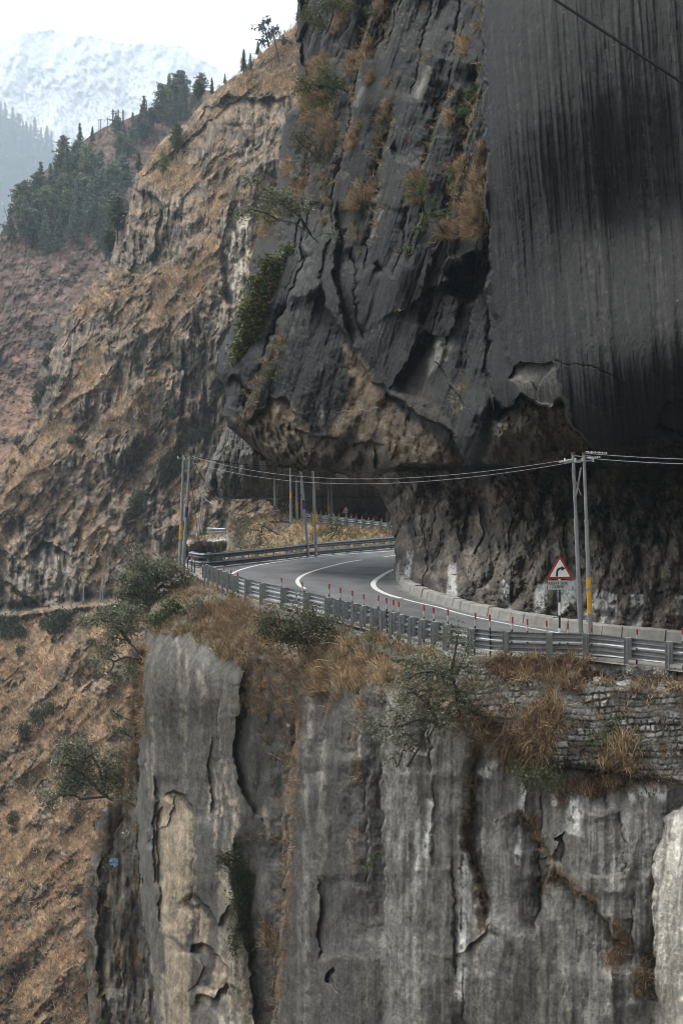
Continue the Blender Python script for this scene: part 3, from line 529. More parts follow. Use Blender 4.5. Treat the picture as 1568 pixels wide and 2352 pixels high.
g = sstep(527, 518, x); Fs.mix(g*sstep(1236, 1244, y), (.105,.098,.088)); Fs.mix(g*sstep(1236, 1240, y)*sstep(-.1, .3, fbm(x/14, y/30, 3, 430)), (.34,.30,.22)); Fs.mix(g*sstep(460, 480, x)*sstep(1250, 1240, y), (.36,.35,.32)); Fs.mix(Fs.poly([(440,1262),(455,1264),(462,1320),(446,1320)], 2, .3), (.40,.34,.24))
g = Fs.poly([(640,1188),(668,1180),(676,1204),(640,1222),(632,1240),(626,1210)], 4); Fs.mix(g*.85, (.12,.112,.105)); Fs.mix(Fs.poly([(536,1210),(562,1222),(556,1290),(534,1290)], 5)*.7, (.10,.095,.085))
Fs.col = np.clip(Fs.col, .01, .9); P = Fs.pos(); ny, nx = P.shape[:2]
M_SPUR = rock_mat('spur_ground', 1.6, .5, .2, .9, .1)
tag(obj('grassy_spur', mesh_np('grassy_spur', P, grid_faces(ny, nx), Fs.col), M_SPUR), kind='structure')

# ---------------------------------------------------------------- the long brown hillside
xsH = [(-140,880),(-60,800),(0,722),(62,674),(95,633),(124,595),(157,571),(183,528),(219,481),(247,457),(281,428),(314,381),(333,362),(381,334),(407,309),(438,305),(476,295),(514,268),(574,259),(627,246),(653,211),(680,189),(706,167),(750,136),(798,127),(838,97),(882,88),(956,83),(992,66),(1030,40),(1071,0),(1130,-100),(1230,-330),(2440,-330)]
x, y = rowgrid(xsH, -130, 2430, 960, 2.7, 2.8, ex=1.0, smooth=5)
keep_h = None
H = Relief(x, y, 6)
H.d = tps([(880,-130,262),(674,62,262),(481,219,266),(381,314,266),(309,407,264),(259,574,262),(189,680,261),(127,798,260),(83,956,257),(0,1071,254),(-80,1130,252),(800,300,225),(650,200,246),(550,300,240),(480,420,244),(400,520,240),(450,600,230),(600,500,222),(560,650,214),(350,700,236),(550,850,214),(400,900,226),(200,1000,240),(500,1060,216),(350,1100,228),(100,1250,236),(260,1250,226),(400,1300,216),(900,800,190),(900,1300,185),
 (-60,1405,228),(130,1400,222),(260,1390,216),(400,1400,212),(0,1500,220),(200,1500,208),(0,1750,204),(200,1700,196),(400,1700,190),(900,1700,180),(0,2000,190),(200,2000,178),(0,2400,172),(200,2400,160),(400,2300,158),(900,2400,150)], x, y)
low = sstep(1395, 1470, y); up = 1-low
# ravines and ribs: steep on the upper slope, long diagonals below
v1 = x+.55*y; v2 = x+.95*y
crg = [[(303,402),(352,406),(395,454),(439,446),(439,547),(395,608),(347,630),(316,608),(264,626),(264,529)],[(505,476),(589,511),(571,652),(514,784),(439,784),(409,819),(439,731),(523,678)],[(404,784),(492,740),(520,863),(515,982),(417,968),(395,894)],[(127,753),(228,722),(246,766),(176,793),(154,894),(88,960),(83,885)],[(211,1021),(308,986),(316,1092),(246,1118)],[(20,1201),(110,1179),(185,1223),(195,1384),(20,1390)],[(246,1127),(272,1091),(281,1157),(246,1223)],[(524,228),(681,219),(690,420),(581,405),(505,286)],[(409,309),(524,267),(476,381),(419,381)],[(330,1150),(380,1120),(400,1250),(340,1290)],[(430,1000),(500,990),(500,1120),(440,1100)]]
grs = [[(312,402),(360,353),(420,310),(500,250),(470,300),(439,424),(378,432)],[(404,590),(505,542),(510,626),(439,696),(352,740),(343,652)],[(136,749),(211,652),(264,678),(228,731),(176,731)],[(176,819),(246,784),(246,872),(185,881)],[(198,1039),(290,916),(378,872),(378,916),(286,1004)],[(520,215),(600,130),(690,60),(690,215)],[(0,1080),(60,1010),(130,1080),(60,1200),(0,1200)],[(380,970),(460,860),(470,900),(400,1010)],[(250,1010),(330,900),(350,920),(270,1040)],[(100,950),(160,900),(180,1000),(110,1060)]]
cm = np.maximum.reduce([poly_sd(H.wx, H.wy, q) for q in crg[:1]]); cmask = np.maximum.reduce([sstep(16, -16, poly_sd(H.wx, H.wy, q)) for q in crg]); gmask = np.maximum.reduce([sstep(20, -20, poly_sd(H.wx, H.wy, q)) for q in grs])
gm = up*sstep(-.10, .20, fbm((x+.75*y)/40, (y-.75*x)/170, 5, 561, .6)+.5*fbm(x/80, y/60, 4, 562)-.10+.55*gmask-.75*cmask)+low*sstep(-.34, -.16, fbm((x+.9*y)/60, (y-.9*x)/300, 4, 563, .55)+.6*fbm(x/70, y/60, 3, 564)); rg = 1-.88*gm
H.d = H.d-up*(6.5*ridged(v1/230+.15*fbm(x/120, y/120, 2, 501), (y-.5*x)/520, 4, 502, .55)+2.6*facet(v1/80, (y-.4*x)/120, 503, .9)[0]+rg*(2.4*facet(x/30, (y-.3*x)/90, 504, 1.0)[0]+cmask*1.6*facet(x/11, y/110, 507, .9)[0]+1.3*facet(x/12, y/32, 505, 1.0)[0]+.5*facet(x/7, y/14, 506, 1.0)[0]))
H.d = H.d-low*(3.6*ridged(v2/210, (y-.6*x)/800, 4, 512, .5)+rg*(2.0*facet(v2/46, (y-.6*x)/130, 513, .9)[0]+1.2*facet(x/18, y/26, 514, 1.0)[0]+.5*facet(x/8, y/9, 515, 1.0)[0]))
H.d = H.d+1.2*rg
H.d = H.d-(.25+.45*rg)*fbm(x/26, y/40, 5, 520, .62)-rg*up*1.3*sstep(.1, .5, fbm(x/46, y/60, 3, 521))*ridged(x/13, y/90, 3, 522)
crag = up*sstep(.0, .35, fbm(x/95+.3*y/95, y/80, 4, 523)+.12); crv = crag*1.6*facet(x/15, y/80, 524, .9)[0]; H.d = H.d-crv*rg
for pts, a, f, sd in (([(300,432),(345,440),(380,470),(372,540)], 5, 60, 1), ([(300,470),(286,560),(300,620)], 4, 60, 1), ([(365,480),(352,560),(345,625)], 4, 50, -1), ([(495,250),(520,215),(580,222),(660,225)], 5, 50, 1), ([(455,280),(470,240),(500,248)], 3, 30, 1), ([(530,455),(505,560),(512,680),(540,720)], 5, 60, -1), ([(412,790),(420,870),(408,960)], 4, 50, -1), ([(310,410),(420,330),(500,260),(600,180)], 3, 60, 1), ([(50,1290),(100,1240),(160,1270),(150,1390)], 4, 60, 1), ([(10,1330),(60,1370),(130,1392)], 3, 30, 1), ([(250,620),(330,640),(390,600),(450,560)], 3, 60, -1), ([(140,745),(240,680),(330,650)], 3, 50, -1)): H.step(pts, a, f, sd, 5)
# the lower road bench crossing the slope
by = np.interp(x, [-80,0,60,120,190,300,430], [1412,1406,1402,1392,1384,1376,1370]); bench = np.exp(-((y-by+6)/13)**2)*sstep(430, 300, x); H.d = H.d+2.5*bench-3*np.exp(-((y-by-8)/9)**2)*sstep(430, 300, x)
edge = np.clip((x-interp(xsH, y))/40, 0, 1); H.d = H.d+7*(1-np.sqrt(np.clip(1-(1-edge)**2, 0, 1)))*up
N = H.normals(); steep = N[...,2]
n1 = fbm(x/70, y/70, 5, 531); n2 = fbm(x/11, y/13, 4, 535, .6); n3 = fbm(x/26, y/30, 4, 537, .6)
gr = np.clip(gm*sstep(-.5, .35, n2+.8*fbm(x/8, y/9, 4, 565, .65)+.25*gmask+.3*low)+.5*sstep(.36, .50, steep+.14*n1+.12*n2+.08*low), 0, 1)*sstep(.06, .20, steep+.1*n2)
rock = np.array([.135,.120,.108])*(1+.3*n1+.35*n2+.4*fbm(x/9, y/70, 4, 540))[...,None]
grass = lerp(np.array([.31,.205,.12]), np.array([.20,.145,.092]), sstep(-.4, .4, n3)[...,None]); grass = lerp(grass, np.array([.33,.22,.13]), (low*sstep(-.5, .4, n1)*.65)[...,None])
scrub = np.array([.165,.125,.088])*(1+.3*n2+.25*n3)[...,None]; rock = lerp(rock, scrub, (sstep(.15, -.35, n1+.4*n3)*(1-cmask)*.85)[...,None])
H.col = rock*(1-gr[...,None])+grass*(1+.18*n2)[...,None]*gr[...,None]
H.mix((1-gr)*sstep(.12, .4, fbm((x+.15*y)/7, y/75, 4, 543))*.7*up*(.35+.65*cmask), (.33,.275,.20)); H.mix((1-gr)*sstep(.1, .4, fbm((x+.15*y)/9, y/80, 4, 544))*.6*(.3+.7*cmask), (.055,.052,.05))
H.mix(sstep(.3, .62, fbm(x/24, y/24, 4, 546)+.15*n2)*.65, (.05,.052,.035))
H.mix(sstep(.15, .5, fbm(x/90, y/50, 3, 549))*low*.5, (.20,.10,.055))
for P, c, k in (([(512,520),(545,470),(575,480),(585,560),(555,680),(535,720),(515,640)], (.40,.37,.31), .85), ([(40,1330),(70,1270),(120,1250),(165,1290),(170,1360),(150,1392),(50,1394)], (.30,.275,.235), .7), ([(290,450),(310,440),(318,600),(300,610)], (.24,.19,.13), .5), ([(352,520),(375,480),(385,600),(350,628),(330,615)], (.22,.185,.14), .5), ([(-80,1330),(30,1320),(60,1394),(-80,1402)], (.05,.048,.045), .75)):
    H.mix(H.poly(P, 9)*k*sstep(-.35, .25, fbm(x/16, y/40, 4, 550)), c)
H.mix(np.exp(-((y-by+4)/5)**2)*sstep(420, 300, x)*.9, (.13,.125,.115))
H.col = np.clip(H.col*AL_H, .01, .9)
fx = grid_faces(*x.shape); cx_ = x.reshape(-1)[fx[:,0]]; cy_ = y.reshape(-1)[fx[:,0]]
fx = fx[~((cx_ > 860) & (cy_ > 420)) & ~((cx_ > 590) & (cy_ > 1500))]
P = H.pos()
M_HILL = rock_mat('dry_hillside', 5.0, .5, .15, .95, .1, .1)
tag(obj('hillside', mesh_np('hillside', P, fx, H.col, False), M_HILL), kind='structure')

# ---------------------------------------------------------------- scree slope with the pines, behind
ytS = [(-120,600),(0,540),(30,490),(60,440),(100,395),(130,372),(170,340),(209,311),(240,292),(267,283),(305,268),(330,256),(352,250),(400,225),(460,205),(520,215)]
x, y, yt = colgrid(ytS, -120, 520, 1200, 3.2, 3.4)
S = Relief(x, y, 7)
S.d = tps([(-120,600,430),(0,540,440),(130,372,500),(267,283,540),(352,250,550),(520,215,560),(0,700,405),(200,560,430),(300,450,470),(400,400,490),(0,900,385),(150,800,380),(300,700,390),(500,600,420),(-120,1150,360),(0,1100,345),(150,1100,335),(500,1100,350)], x, y)
S.d = S.d-9*ridged((x-.5*y)/200, (y+.5*x)/420, 4, 601, .55)-3.5*facet((x+.6*y)/60, (y-.5*x)/90, 603, .9)[0]-1.8*facet(x/22, y/28, 604, 1.0)[0]-1.2*fbm(x/14, y/18, 4, 605, .6)
n1 = fbm(x/70, y/60, 5, 631); n2 = fbm(x/11, y/11, 4, 635, .6)
S.col = np.array([.125,.085,.070])*(1+.3*n1+.35*n2)[...,None]; S.mix(sstep(.05, .5, fbm(x/50, y/30, 4, 640)+.2*n2)*sstep(640, 800, y)*.8, (.25,.155,.10)); S.mix(sstep(.2, .6, n2)*.35, (.19,.17,.15))
S.mix(sstep(820, 960, y)*.7*sstep(-.4, .3, n1), (.235,.14,.095)); S.mix(sstep(.25, .6, fbm(x/40, y/30, 4, 645))*.6, (.05,.05,.04)); S.mix(sstep(700, 760, y)*sstep(860, 800, y)*.6*sstep(-.3,.3,n1), (.085,.078,.075)); S.col = np.clip(S.col*AL_H, .01, .9)
tag(obj('scree_slope', mesh_np('scree_slope', S.pos(), grid_faces(*x.shape), S.col, False), rock_mat('scree', 7, .6, .1, .95, .05, .1)), kind='structure')

# ---------------------------------------------------------------- blue forested hill and snow mountain
ytV = [(-260,150),(-100,215),(0,262),(45,285),(75,312),(100,325),(130,352),(180,400),(240,470),(330,560)]
x, y, yt = colgrid(ytV, -260, 330, 900, 3.4, 3.6)
V = Relief(x, y, 8)
V.d = tps([(-260,150,1250),(0,262,1150),(130,352,1100),(330,560,1000),(-260,850,900),(0,600,960),(200,850,850),(0,880,830)], x, y)
V.d = (V.d-24*ridged(x/170, y/300, 4, 701)-7*fbm(x/24, y/30, 5, 702, .6))*3.5
n1 = fbm(x/40, y/36, 5, 731); V.col = np.array([.10,.085,.065])*(1+.4*n1)[...,None]; V.mix(sstep(-.1, .4, fbm(x/20, y/34, 4, 735))*.8, (.035,.045,.035)); V.mix(sstep(.4, .7, fbm(x/14, y/14, 4, 737))*.7, (.4,.4,.42))
tag(obj('forested_hill', mesh_np('forested_hill', V.pos(), grid_faces(*x.shape), np.clip(V.col,.01,.9)), rock_mat('forest_floor', 14, .5, 0, .95, .05, .1)), kind='structure')
ytM = [(-500,190),(-260,130),(-60,98),(0,88),(62,77),(119,68),(157,80),(228,85),(257,94),(305,101),(343,99),(424,108),(438,127),(495,151),(540,180),(620,215),(800,260),(1000,300)]
x, y, yt = colgrid(ytM, -500, 1000, 640, 3.4, 3.2)
y = y+(3.5*fbm(x/22, y*0+4, 4, 800, .6))*sstep(30, 0, y-yt[None])
M = Relief(x, y, 9)
M.d = tps([(-500,190,2800),(0,88,2900),(300,101,2900),(540,180,2800),(1000,300,2700),(-500,640,2000),(0,600,1900),(500,600,1900),(1000,640,2000),(250,350,2350)], x, y)
M.d = M.d-110*ridged((x+.4*y)/210, (y-.3*x)/330, 5, 801, .55)-20*facet((x+.5*y)/46, (y-.4*x)/80, 803, .9)[0]-12*facet(x/16, y/24, 804, .9)[0]-9*fbm(x/12, y/16, 4, 805, .6)
M.d = M.d*2.1
N = M.normals()[...,2]; n1 = fbm(x/60, y/60, 5, 831); n2 = fbm(x/5, y/11, 3, 835, .65)
M.col = np.full(x.shape+(3,), .74)*np.array([1,1,1.0])
rk = sstep(.42, .16, N+.22*n1+.12*n2)*sstep(60, 200, x+.35*y); M.mix(rk*.5, (.24,.25,.26))
wood = sstep(.18, .5, n2+.25*fbm(x/50, y/90, 3, 840))*sstep(360, 180, x)*sstep(95, 210, y); M.mix(wood*.7, (.13,.15,.16))
wood = sstep(.2, .6, n2+.3*n1)*sstep(240, 420, y); M.mix(wood*.7, (.12,.14,.15))
tag(obj('snow_mountain', mesh_np('snow_mountain', M.pos(), grid_faces(*x.shape), np.clip(M.col,.02,.9)), rock_mat('snow', 40, .25, 0, .7, .05, .2)), kind='structure')
# the valley floor, one sheet far below
g = np.linspace(-1, 1, 60); gx, gy = np.meshgrid(np.sign(g)*np.abs(g)**1.6*7400, np.sign(g)*np.abs(g)**1.6*7400)
gz = -95+6*fbm(gx/300, gy/300, 4, 850)-500*sstep(300, 3000, gy)
tag(obj('ground', mesh_np('ground', np.stack([gx, gy, gz], -1), grid_faces(60, 60)), plain_mat('valley_floor', (.12,.10,.07), .95, 0, .4, .02)), kind='structure')
az = np.radians(np.linspace(96, 283, 150)); rr_ = np.linspace(0, 1, 70)**1.3*800+55; AZ, RR = np.meshgrid(az, rr_)  # unseen slope added behind the camera to block low sky light
hz_ = -75+(RR-55)*.62*(.75+.35*fbm(AZ*3, RR/300, 4, 860))+9*fbm(AZ*20, RR/60, 4, 861)
hz_ = hz_*sstep(285, 250, np.degrees(AZ))+(-75)*(1-sstep(285, 250, np.degrees(AZ)))
tag(obj('hill', mesh_np('hill', np.stack([np.sin(AZ)*RR, np.cos(AZ)*RR, hz_], -1), grid_faces(70, 150)), plain_mat('added_gorge_slope', (.11,.09,.065), .95, 0, .5, .05)), kind='structure')
R_U, R_B, R_L, R_K, R_F, R_H, R_S, R_V, R_M = U, B, L, K, Fs, H, S, V, M
# ================================================================ ROAD
outer = [(2260,1620),(2098,1593),(1900,1573),(1760,1562),(1640,1545),(1568,1534),(1450,1521),(1355,1510),(1230,1506),(1110,1500),(970,1470),(820,1430),(690,1396),(580,1371),(470,1327),(432,1303),(432,1294),(470,1292),(550,1290),(640,1282),(720,1272),(810,1264),(895,1257),(985,1251),(1100,1246)]
inner = [(2330,1560),(2209,1546),(1980,1524),(1760,1502),(1640,1489),(1568,1478),(1480,1470),(1400,1462),(1300,1449),(1200,1433),(1120,1417),(1060,1403),(1000,1385),(965,1373),(935,1358),(915,1343),(907,1330),(905,1318),(908,1306),(918,1295),(935,1286),(960,1279),(985,1275),(1060,1270),(1120,1266)]
def resample(P, n):
    P = np.asarray(P, float); s = np.concatenate([[0], np.cumsum(np.linalg.norm(P[1:]-P[:-1], axis=1))]); t = np.linspace(0, s[-1], n)
    return np.stack([np.interp(t, s, P[:,k]) for k in range(P.shape[1])], 1)
def smooth_line(P, n, it=2):
    P = np.asarray(P, float)
    for _ in range(it):
        Q = [P[0]]
        for a, b in zip(P[:-1], P[1:]): Q += [.75*a+.25*b, .25*a+.75*b]
        P = np.array(Q+[P[-1]])
    return resample(P, n)
RO = GP(outer); RI = GP(inner)
ro = smooth_line(RO, 160); ri = smooth_line(RI, 160)
# pair the edges by nearest progress: widest spread of surface, no folds
k = 14; t = np.linspace(0, 1, k)[:,None,None]
V = ro[None]*(1-t)+ri[None]*t
m, nt, b = new_mat('asphalt'); ge = nd(nt, 'ShaderNodeNewGeometry')
a1 = noise_node(nt, ge.outputs['Position'], .35, 5, .6); a2 = noise_node(nt, ge.outputs['Position'], 30, 4, .7); a3 = noise_node(nt, ge.outputs['Position'], 2.2, 6, .65)
ra_ = nd(nt, 'ShaderNodeAttribute', attribute_name='Col'); c = mixc(nt, 1.0, ra_.outputs['Color'], maprange(nt, a1.outputs[0], .35, .65, .88, 1.12), 'MULTIPLY'); c = mixc(nt, 1.0, c, maprange(nt, a2.outputs[0], .3, .7, .75, 1.25), 'MULTIPLY'); c = mixc(nt, 1.0, c, maprange(nt, a3.outputs[0], .3, .7, .85, 1.15), 'MULTIPLY')
nt.links.new(c, b.inputs['Base Color']); b.inputs['Roughness'].default_value = .75; b.inputs['Specular IOR Level'].default_value = .3
bp = nd(nt, 'ShaderNodeBump'); bp.inputs['Strength'].default_value = .3; bp.inputs['Distance'].default_value = .02; nt.links.new(a2.outputs[0], bp.inputs['Height']); nt.links.new(bp.outputs[0], b.inputs['Normal'])
M_ASPH = m
# shoulder sheet under everything, then the asphalt
M_DIRT = plain_mat('shoulder_dirt', (.20,.185,.16), .95, 0, .45, 3)
sh = []
for i in range(len(ro)):
    w = ro[i]-ri[i]; w = w/(np.linalg.norm(w)+1e-6); sh.append([ro[i]+w*.55, ri[i]-w*6.0])
sh = np.array(sh).transpose(1,0,2)[None].reshape(2,160,3); sh[...,2] = ROAD-.03
sv = sh[0][None]*(1-t)+sh[1][None]*t
tag(obj('road_shoulder', mesh_np('road_shoulder', sv, grid_faces(k, 160)), M_DIRT), kind='structure')
w = (ri-ro); w /= np.linalg.norm(w, axis=1, keepdims=True)+1e-6
ra = ro+w*.75
k2 = 70; ra2 = resample(ra, 420); ri2 = resample(ri, 420); t2 = np.linspace(0, 1, k2)[:,None,None]; V = ra2[None]*(1-t2)+ri2[None]*t2; tq = t2[:,:,0]+0*V[...,0]; X_, Y_ = V[...,0], V[...,1]
aa = np.linspace(0, 1, 420)[None]+0*tq; rc = np.ones(tq.shape)
for c0 in (.17,.36,.62,.80): rc = rc*(1-.16*np.exp(-((tq-c0-.015*fbm(aa*14, aa*0+c0*9, 2, 971))/.055)**2))
rc = rc*(1+.14*fbm(tq*3, aa*40, 4, 972)+.10*fbm(X_/1.5, Y_/1.5, 4, 973)); pt = sstep(.30, .34, fbm(tq*2.2+3, aa*16, 2, 974)); rc = rc*(1-.22*pt)
cr = np.abs(fbm(X_/4, Y_/4, 3, 975)); rc = rc*(1-.3*sstep(.02, .0, cr)*sstep(.0, .4, fbm(X_/6, Y_/6, 2, 976)))
rcol = np.array([.120,.121,.124])*rc[...,None]; du = np.clip(sstep(.11, .0, tq+.03*fbm(aa*60, tq*8, 3, 977))+sstep(.955, 1.0, tq+.01*fbm(aa*80, tq*8, 3, 978)), 0, 1)*(.55+.4*fbm(X_/.8, Y_/.8, 3, 979)); rcol = lerp(rcol, np.array([.25,.24,.22]), np.clip(du, 0, .8)[...,None])
road = tag(obj('road', mesh_np('road', V, grid_faces(k2, 420), np.clip(rcol, .02, .5)), M_ASPH), kind='structure')
# far part of the road under the next overhang
f_out = GP([(1180,1249),(985,1236),(900,1224),(800,1209),(730,1201),(690,1196),(650,1184)]); f_in = GP([(1190,1235),(1010,1219),(930,1212),(840,1199),(760,1192),(700,1186),(660,1178)])
V = f_out[None]*(1-t)+f_in[None]*t
tag(obj('road', mesh_np('far_road', V, grid_faces(k, 7), np.full(V.shape, .115)), M_ASPH), kind='structure')
# paint
M_PAINT = plain_mat('road_paint', (.58,.58,.56), .7, 0, .45, 7)
def strip(name, px, w, z=.008, n=90, taper=None):
    p = smooth_line(GP(px), n); tg = np.gradient(p, axis=0); tg[:,2] = 0; tg /= np.linalg.norm(tg, axis=1, keepdims=True)+1e-9
    nrm = np.stack([-tg[:,1], tg[:,0], 0*tg[:,0]], 1)*w/2
    V = np.stack([p-nrm, p+nrm]); V[...,2] = ROAD+z
    return obj(name, mesh_np(name, V, grid_faces(2, n)), M_PAINT)
z1b = lambda P: [(603+a*.2563, 1234+b*.2563) for a, b in P]
tag(strip('centre_line', z1b([(890,203),(760,222),(600,262),(480,295),(400,322),(345,350),(310,382),(312,412),(340,440),(380,462)]), .2), kind='structure')
tag(strip('edge_line', z1b([(1178,286),(1120,312),(1050,355),(1000,392),(985,425),(1010,462),(1080,500),(1160,528),(1240,548)]), .26), kind='structure')
tag(strip('edge_line', z1b([(1255,552),(1330,572),(1420,594),(1568,625)])+[(1060,1411),(1120,1424),(1200,1440),(1300,1457),(1400,1470),(1500,1479),(1640,1494),(1760,1508),(1980,1530)], .14), kind='structure')
tag(strip('edge_line', [(528,1321),(545,1311),(575,1302),(620,1293),(700,1282),(790,1273),(880,1267),(960,1261)], .18), kind='structure')
tag(strip('centre_line', z1b([(1080,178),(1180,163),(1300,150)]), .14, n=20), kind='structure')
# kerb wall at the foot of the rock
M_CONC = plain_mat('kerb_concrete', (.25,.24,.215), .9, 0, .4, 2.2, .3)
kp = smooth_line(GP([(2209,1544),(1980,1522),(1760,1502),(1640,1487),(1568,1476),(1480,1468),(1400,1460),(1300,1447),(1200,1431),(1120,1415),(1060,1401),(1000,1383),(965,1371),(935,1356),(915,1342),(906,1328)]), 44)
rngk = random.Random(4)
for i in range(43):
    a, b_ = kp[i], kp[i+1]; tg = (b_-a); L = np.linalg.norm(tg); tg /= L; nr = np.array([-tg[1], tg[0], 0]); 
    if nr[1] < 0: nr = -nr
    h = .36+rngk.uniform(-.03,.03); off = nr*rngk.uniform(-.03,.03); gap = .012
    a2, b2 = a+tg*gap+off, b_-tg*gap+off
    prof = [(0,-.06),(.07,h-.05),(.11,h),(.42,h),(.42,-.06)]
    v = [q+nr*u+np.array([0,0,z]) for q in (a2,b2) for u, z in prof]; n = 5
    mb = MB(); mb.add(v, [tuple(range(5)), tuple(range(5,10))[::-1]]+[(j,j+5,(j+1)%5+5,(j+1)%5) for j in range(5)])
    tag(mb.build('kerb_block', M_CONC), 'pale concrete kerb block at the foot of the rock wall inside the bend', 'kerb', 'concrete kerb blocks along the rock wall')
# stone retaining wall -------------------------------------------------------------
def B_at(xq, yq):
    ys = yq; xl = interp(xsB, ys); s_ = np.clip((xq-xl)/(XR-xl), 0, 1); ytop = np.interp(lerp(398,XR,s_), rt[:,0], rt[:,1]); t_ = np.clip((ys-ytop)/(2420-ytop), 0, 1)
    fi, fj = t_*(R_B.d.shape[0]-1), np.interp(s_, sx, np.arange(len(sx))); i0 = np.clip(fi.astype(int), 0, R_B.d.shape[0]-2); j0 = np.clip(fj.astype(int), 0, R_B.d.shape[1]-2); a, b_ = fi-i0, fj-j0; D = R_B.d
    return (D[i0,j0]*(1-b_)+D[i0,j0+1]*b_)*(1-a)+(D[i0+1,j0]*(1-b_)+D[i0+1,j0+1]*b_)*a
def stonework(X, Y, sw, sh, seed):
    Y2 = Y+5*fbm(X/60, Y/60, 3, seed)+1.6*fbm(X/14, Y/14, 2, seed+9)+.04*X; X2 = X+4*fbm(X/30, Y/30, 3, seed+1); r = np.floor(Y2/sh).astype(np.int64); vr = Y2/sh-r; rowj = _rv[_h(r, r*0+7, seed)]
    u = X2/(sw*(.75+.6*rowj))+rowj*9; i = np.floor(u).astype(np.int64); fu = u-i
    e0 = (_rv[_h(i, r, seed+2)]-.5)*.55; e1 = (_rv[_h(i+1, r, seed+2)]-.5)*.55+1
    left = fu < e0; right = fu > e1; ii = np.where(left, i-1, np.where(right, i+1, i)); du = np.minimum(np.abs(fu-e0), np.abs(fu-e1))*sw*(.75+.6*rowj); top_ = _rv[_h(ii, r, seed+3)]*.16; dv = np.minimum(np.abs(vr-top_*.5), 1-vr)*sh
    return np.minimum(du, dv), _rv[_h(ii, r, seed+4)], _rv[_h(ii, r, seed+5)]
gx_ = np.arange(985, 1830, 1.55); gy_ = np.arange(1505, 1835, 1.45); X, Y = np.meshgrid(gx_, gy_)
reg = [(1050,1530),(1110,1535),(1250,1560),(1330,1568),(1450,1572),(1795,1584),(1780,1640),(1800,1720),(1770,1800),(1600,1810),(1520,1795),(1440,1770),(1360,1760),(1290,1760),(1240,1740),(1205,1700),(1150,1660),(1100,1640),(1070,1620),(1040,1580)]
Wn = 14*fbm(X/40, Y/40, 4, 910); inn = sstep(10, -12, poly_sd(X+Wn, Y+Wn, reg))
dd = tps([(1000,1505,50.4),(1110,1510,49.7),(1230,1515,49.0),(1400,1530,47.2),(1660,1548,45.2),(1830,1568,43.2),(1830,1830,41.6),(1050,1640,49.0),(1200,1700,47.5),(1300,1800,46.5),(1450,1800,45.3),(1660,1830,43.9),(1000,1700,49.2)], X, Y)
prof = np.minimum(dd, B_at(X, Y)-.10); prof = dd*.55+prof*.45
e, h1, h2 = stonework(X, Y, 16.5, 15, 920); bul = sstep(0, 3.6, e); dw = prof-.10*bul*(.5+h1)-.05*facet(X/7, Y/7, 911, 1.0)[0]+.55*(1-inn)+.10*fbm(X/60, Y/40, 3, 912)
dw = np.where(inn < .04, np.maximum(dw, B_at(X, Y)+.4), dw)
n1 = fbm(X/50, Y/40, 5, 915); n2 = fbm(X/6, Y/7, 3, 917); cl = np.array([.145,.14,.132])*(.60+.75*h2+.25*n2+.3*n1)[...,None]; cl = cl*(.45+.55*sstep(0, 2.4, e))[...,None] if False else cl
mo = (1-sstep(.6, 2.6, e)); cl = lerp(cl, np.array([.055,.052,.048]), (mo*.55)[...,None]); pal = sstep(.72, .9, h1)*bul; cl = lerp(cl, np.array([.34,.335,.32]), (pal*.75)[...,None])
cem = sstep(.05, .45, fbm(X/70, Y/46, 4, 919)+sstep(1650, 1590, Y)*.45+sstep(1450, 1540, X)*.35+sstep(1200, 1120, X)*.2-.08); cl = lerp(cl, np.array([.165,.16,.15])*(1+.4*n1+.35*n2)[...,None], (cem*.8)[...,None]); dw = lerp(dw, prof-.06, cem*.6*inn)
ms = sstep(.1, .5, fbm(X/26, Y/22, 4, 921)+sstep(1230, 1080, X)*.3-.1); cl = lerp(cl, np.array([.062,.056,.028]), (ms*.55)[...,None]); lt = sstep(1060, 1100, X)*sstep(1330, 1230, X)*sstep(.0, .4, n2+.3*n1)*bul; cl = lerp(cl, np.array([.30,.29,.265]), (lt*.45)[...,None])
ff_ = grid_faces(*X.shape); keep = (inn.ravel()[ff_] > .02).any(1)
tag(obj('retaining_wall', mesh_np('retaining_wall', W(X, Y, dw), ff_[keep], np.clip(cl*AL_B*1.05, .01, .8)), rock_mat('wall_stone', .7, .45, .3, .9, .05)), 'old rough stone retaining wall holding up the road shoulder at lower right', 'wall')
WX, WY, WD, WI = gx_.copy(), gy_.copy(), dw.copy(), inn.copy()
# a second, mossy stretch of upright stones under the middle of the guardrail
gx_ = np.arange(770, 1080, 1.6); gy_ = np.arange(1440, 1560, 1.5); X, Y = np.meshgrid(gx_, gy_)
reg2 = [(800,1465),(860,1470),(950,1492),(1060,1522),(1075,1545),(1000,1545),(930,1525),(860,1500),(800,1490)]; Wn = 8*fbm(X/30, Y/30, 3, 930); inn2 = sstep(7, -8, poly_sd(X+Wn, Y+Wn, reg2))
e, h1, h2 = stonework(X, Y+.30*X*-1, 9, 24, 940); bd = B_at(X, Y); dw = bd-.22-.10*sstep(0, 2.5, e)*(.4+h1)+.6*(1-inn2); n1 = fbm(X/30, Y/24, 4, 931)
cl = np.array([.12,.115,.105])*(.6+.8*h2)[...,None]; cl = lerp(cl, np.array([.055,.05,.02]), (sstep(-.1, .35, n1)*.75)[...,None]); cl = lerp(cl, np.array([.05,.047,.04]), ((1-sstep(.4,1.8,e))*.7)[...,None]); ff_ = grid_faces(*X.shape); keep = (inn2.ravel()[ff_] > .03).any(1)
tag(obj('retaining_wall', mesh_np('retaining_wall', W(X, Y, dw), ff_[keep], np.clip(cl*AL_B, .01, .8)), rock_mat('mossy_stone', .7, .45, .2, .9, .05)), 'low mossy stone wall just under the middle stretch of guardrail', 'wall')
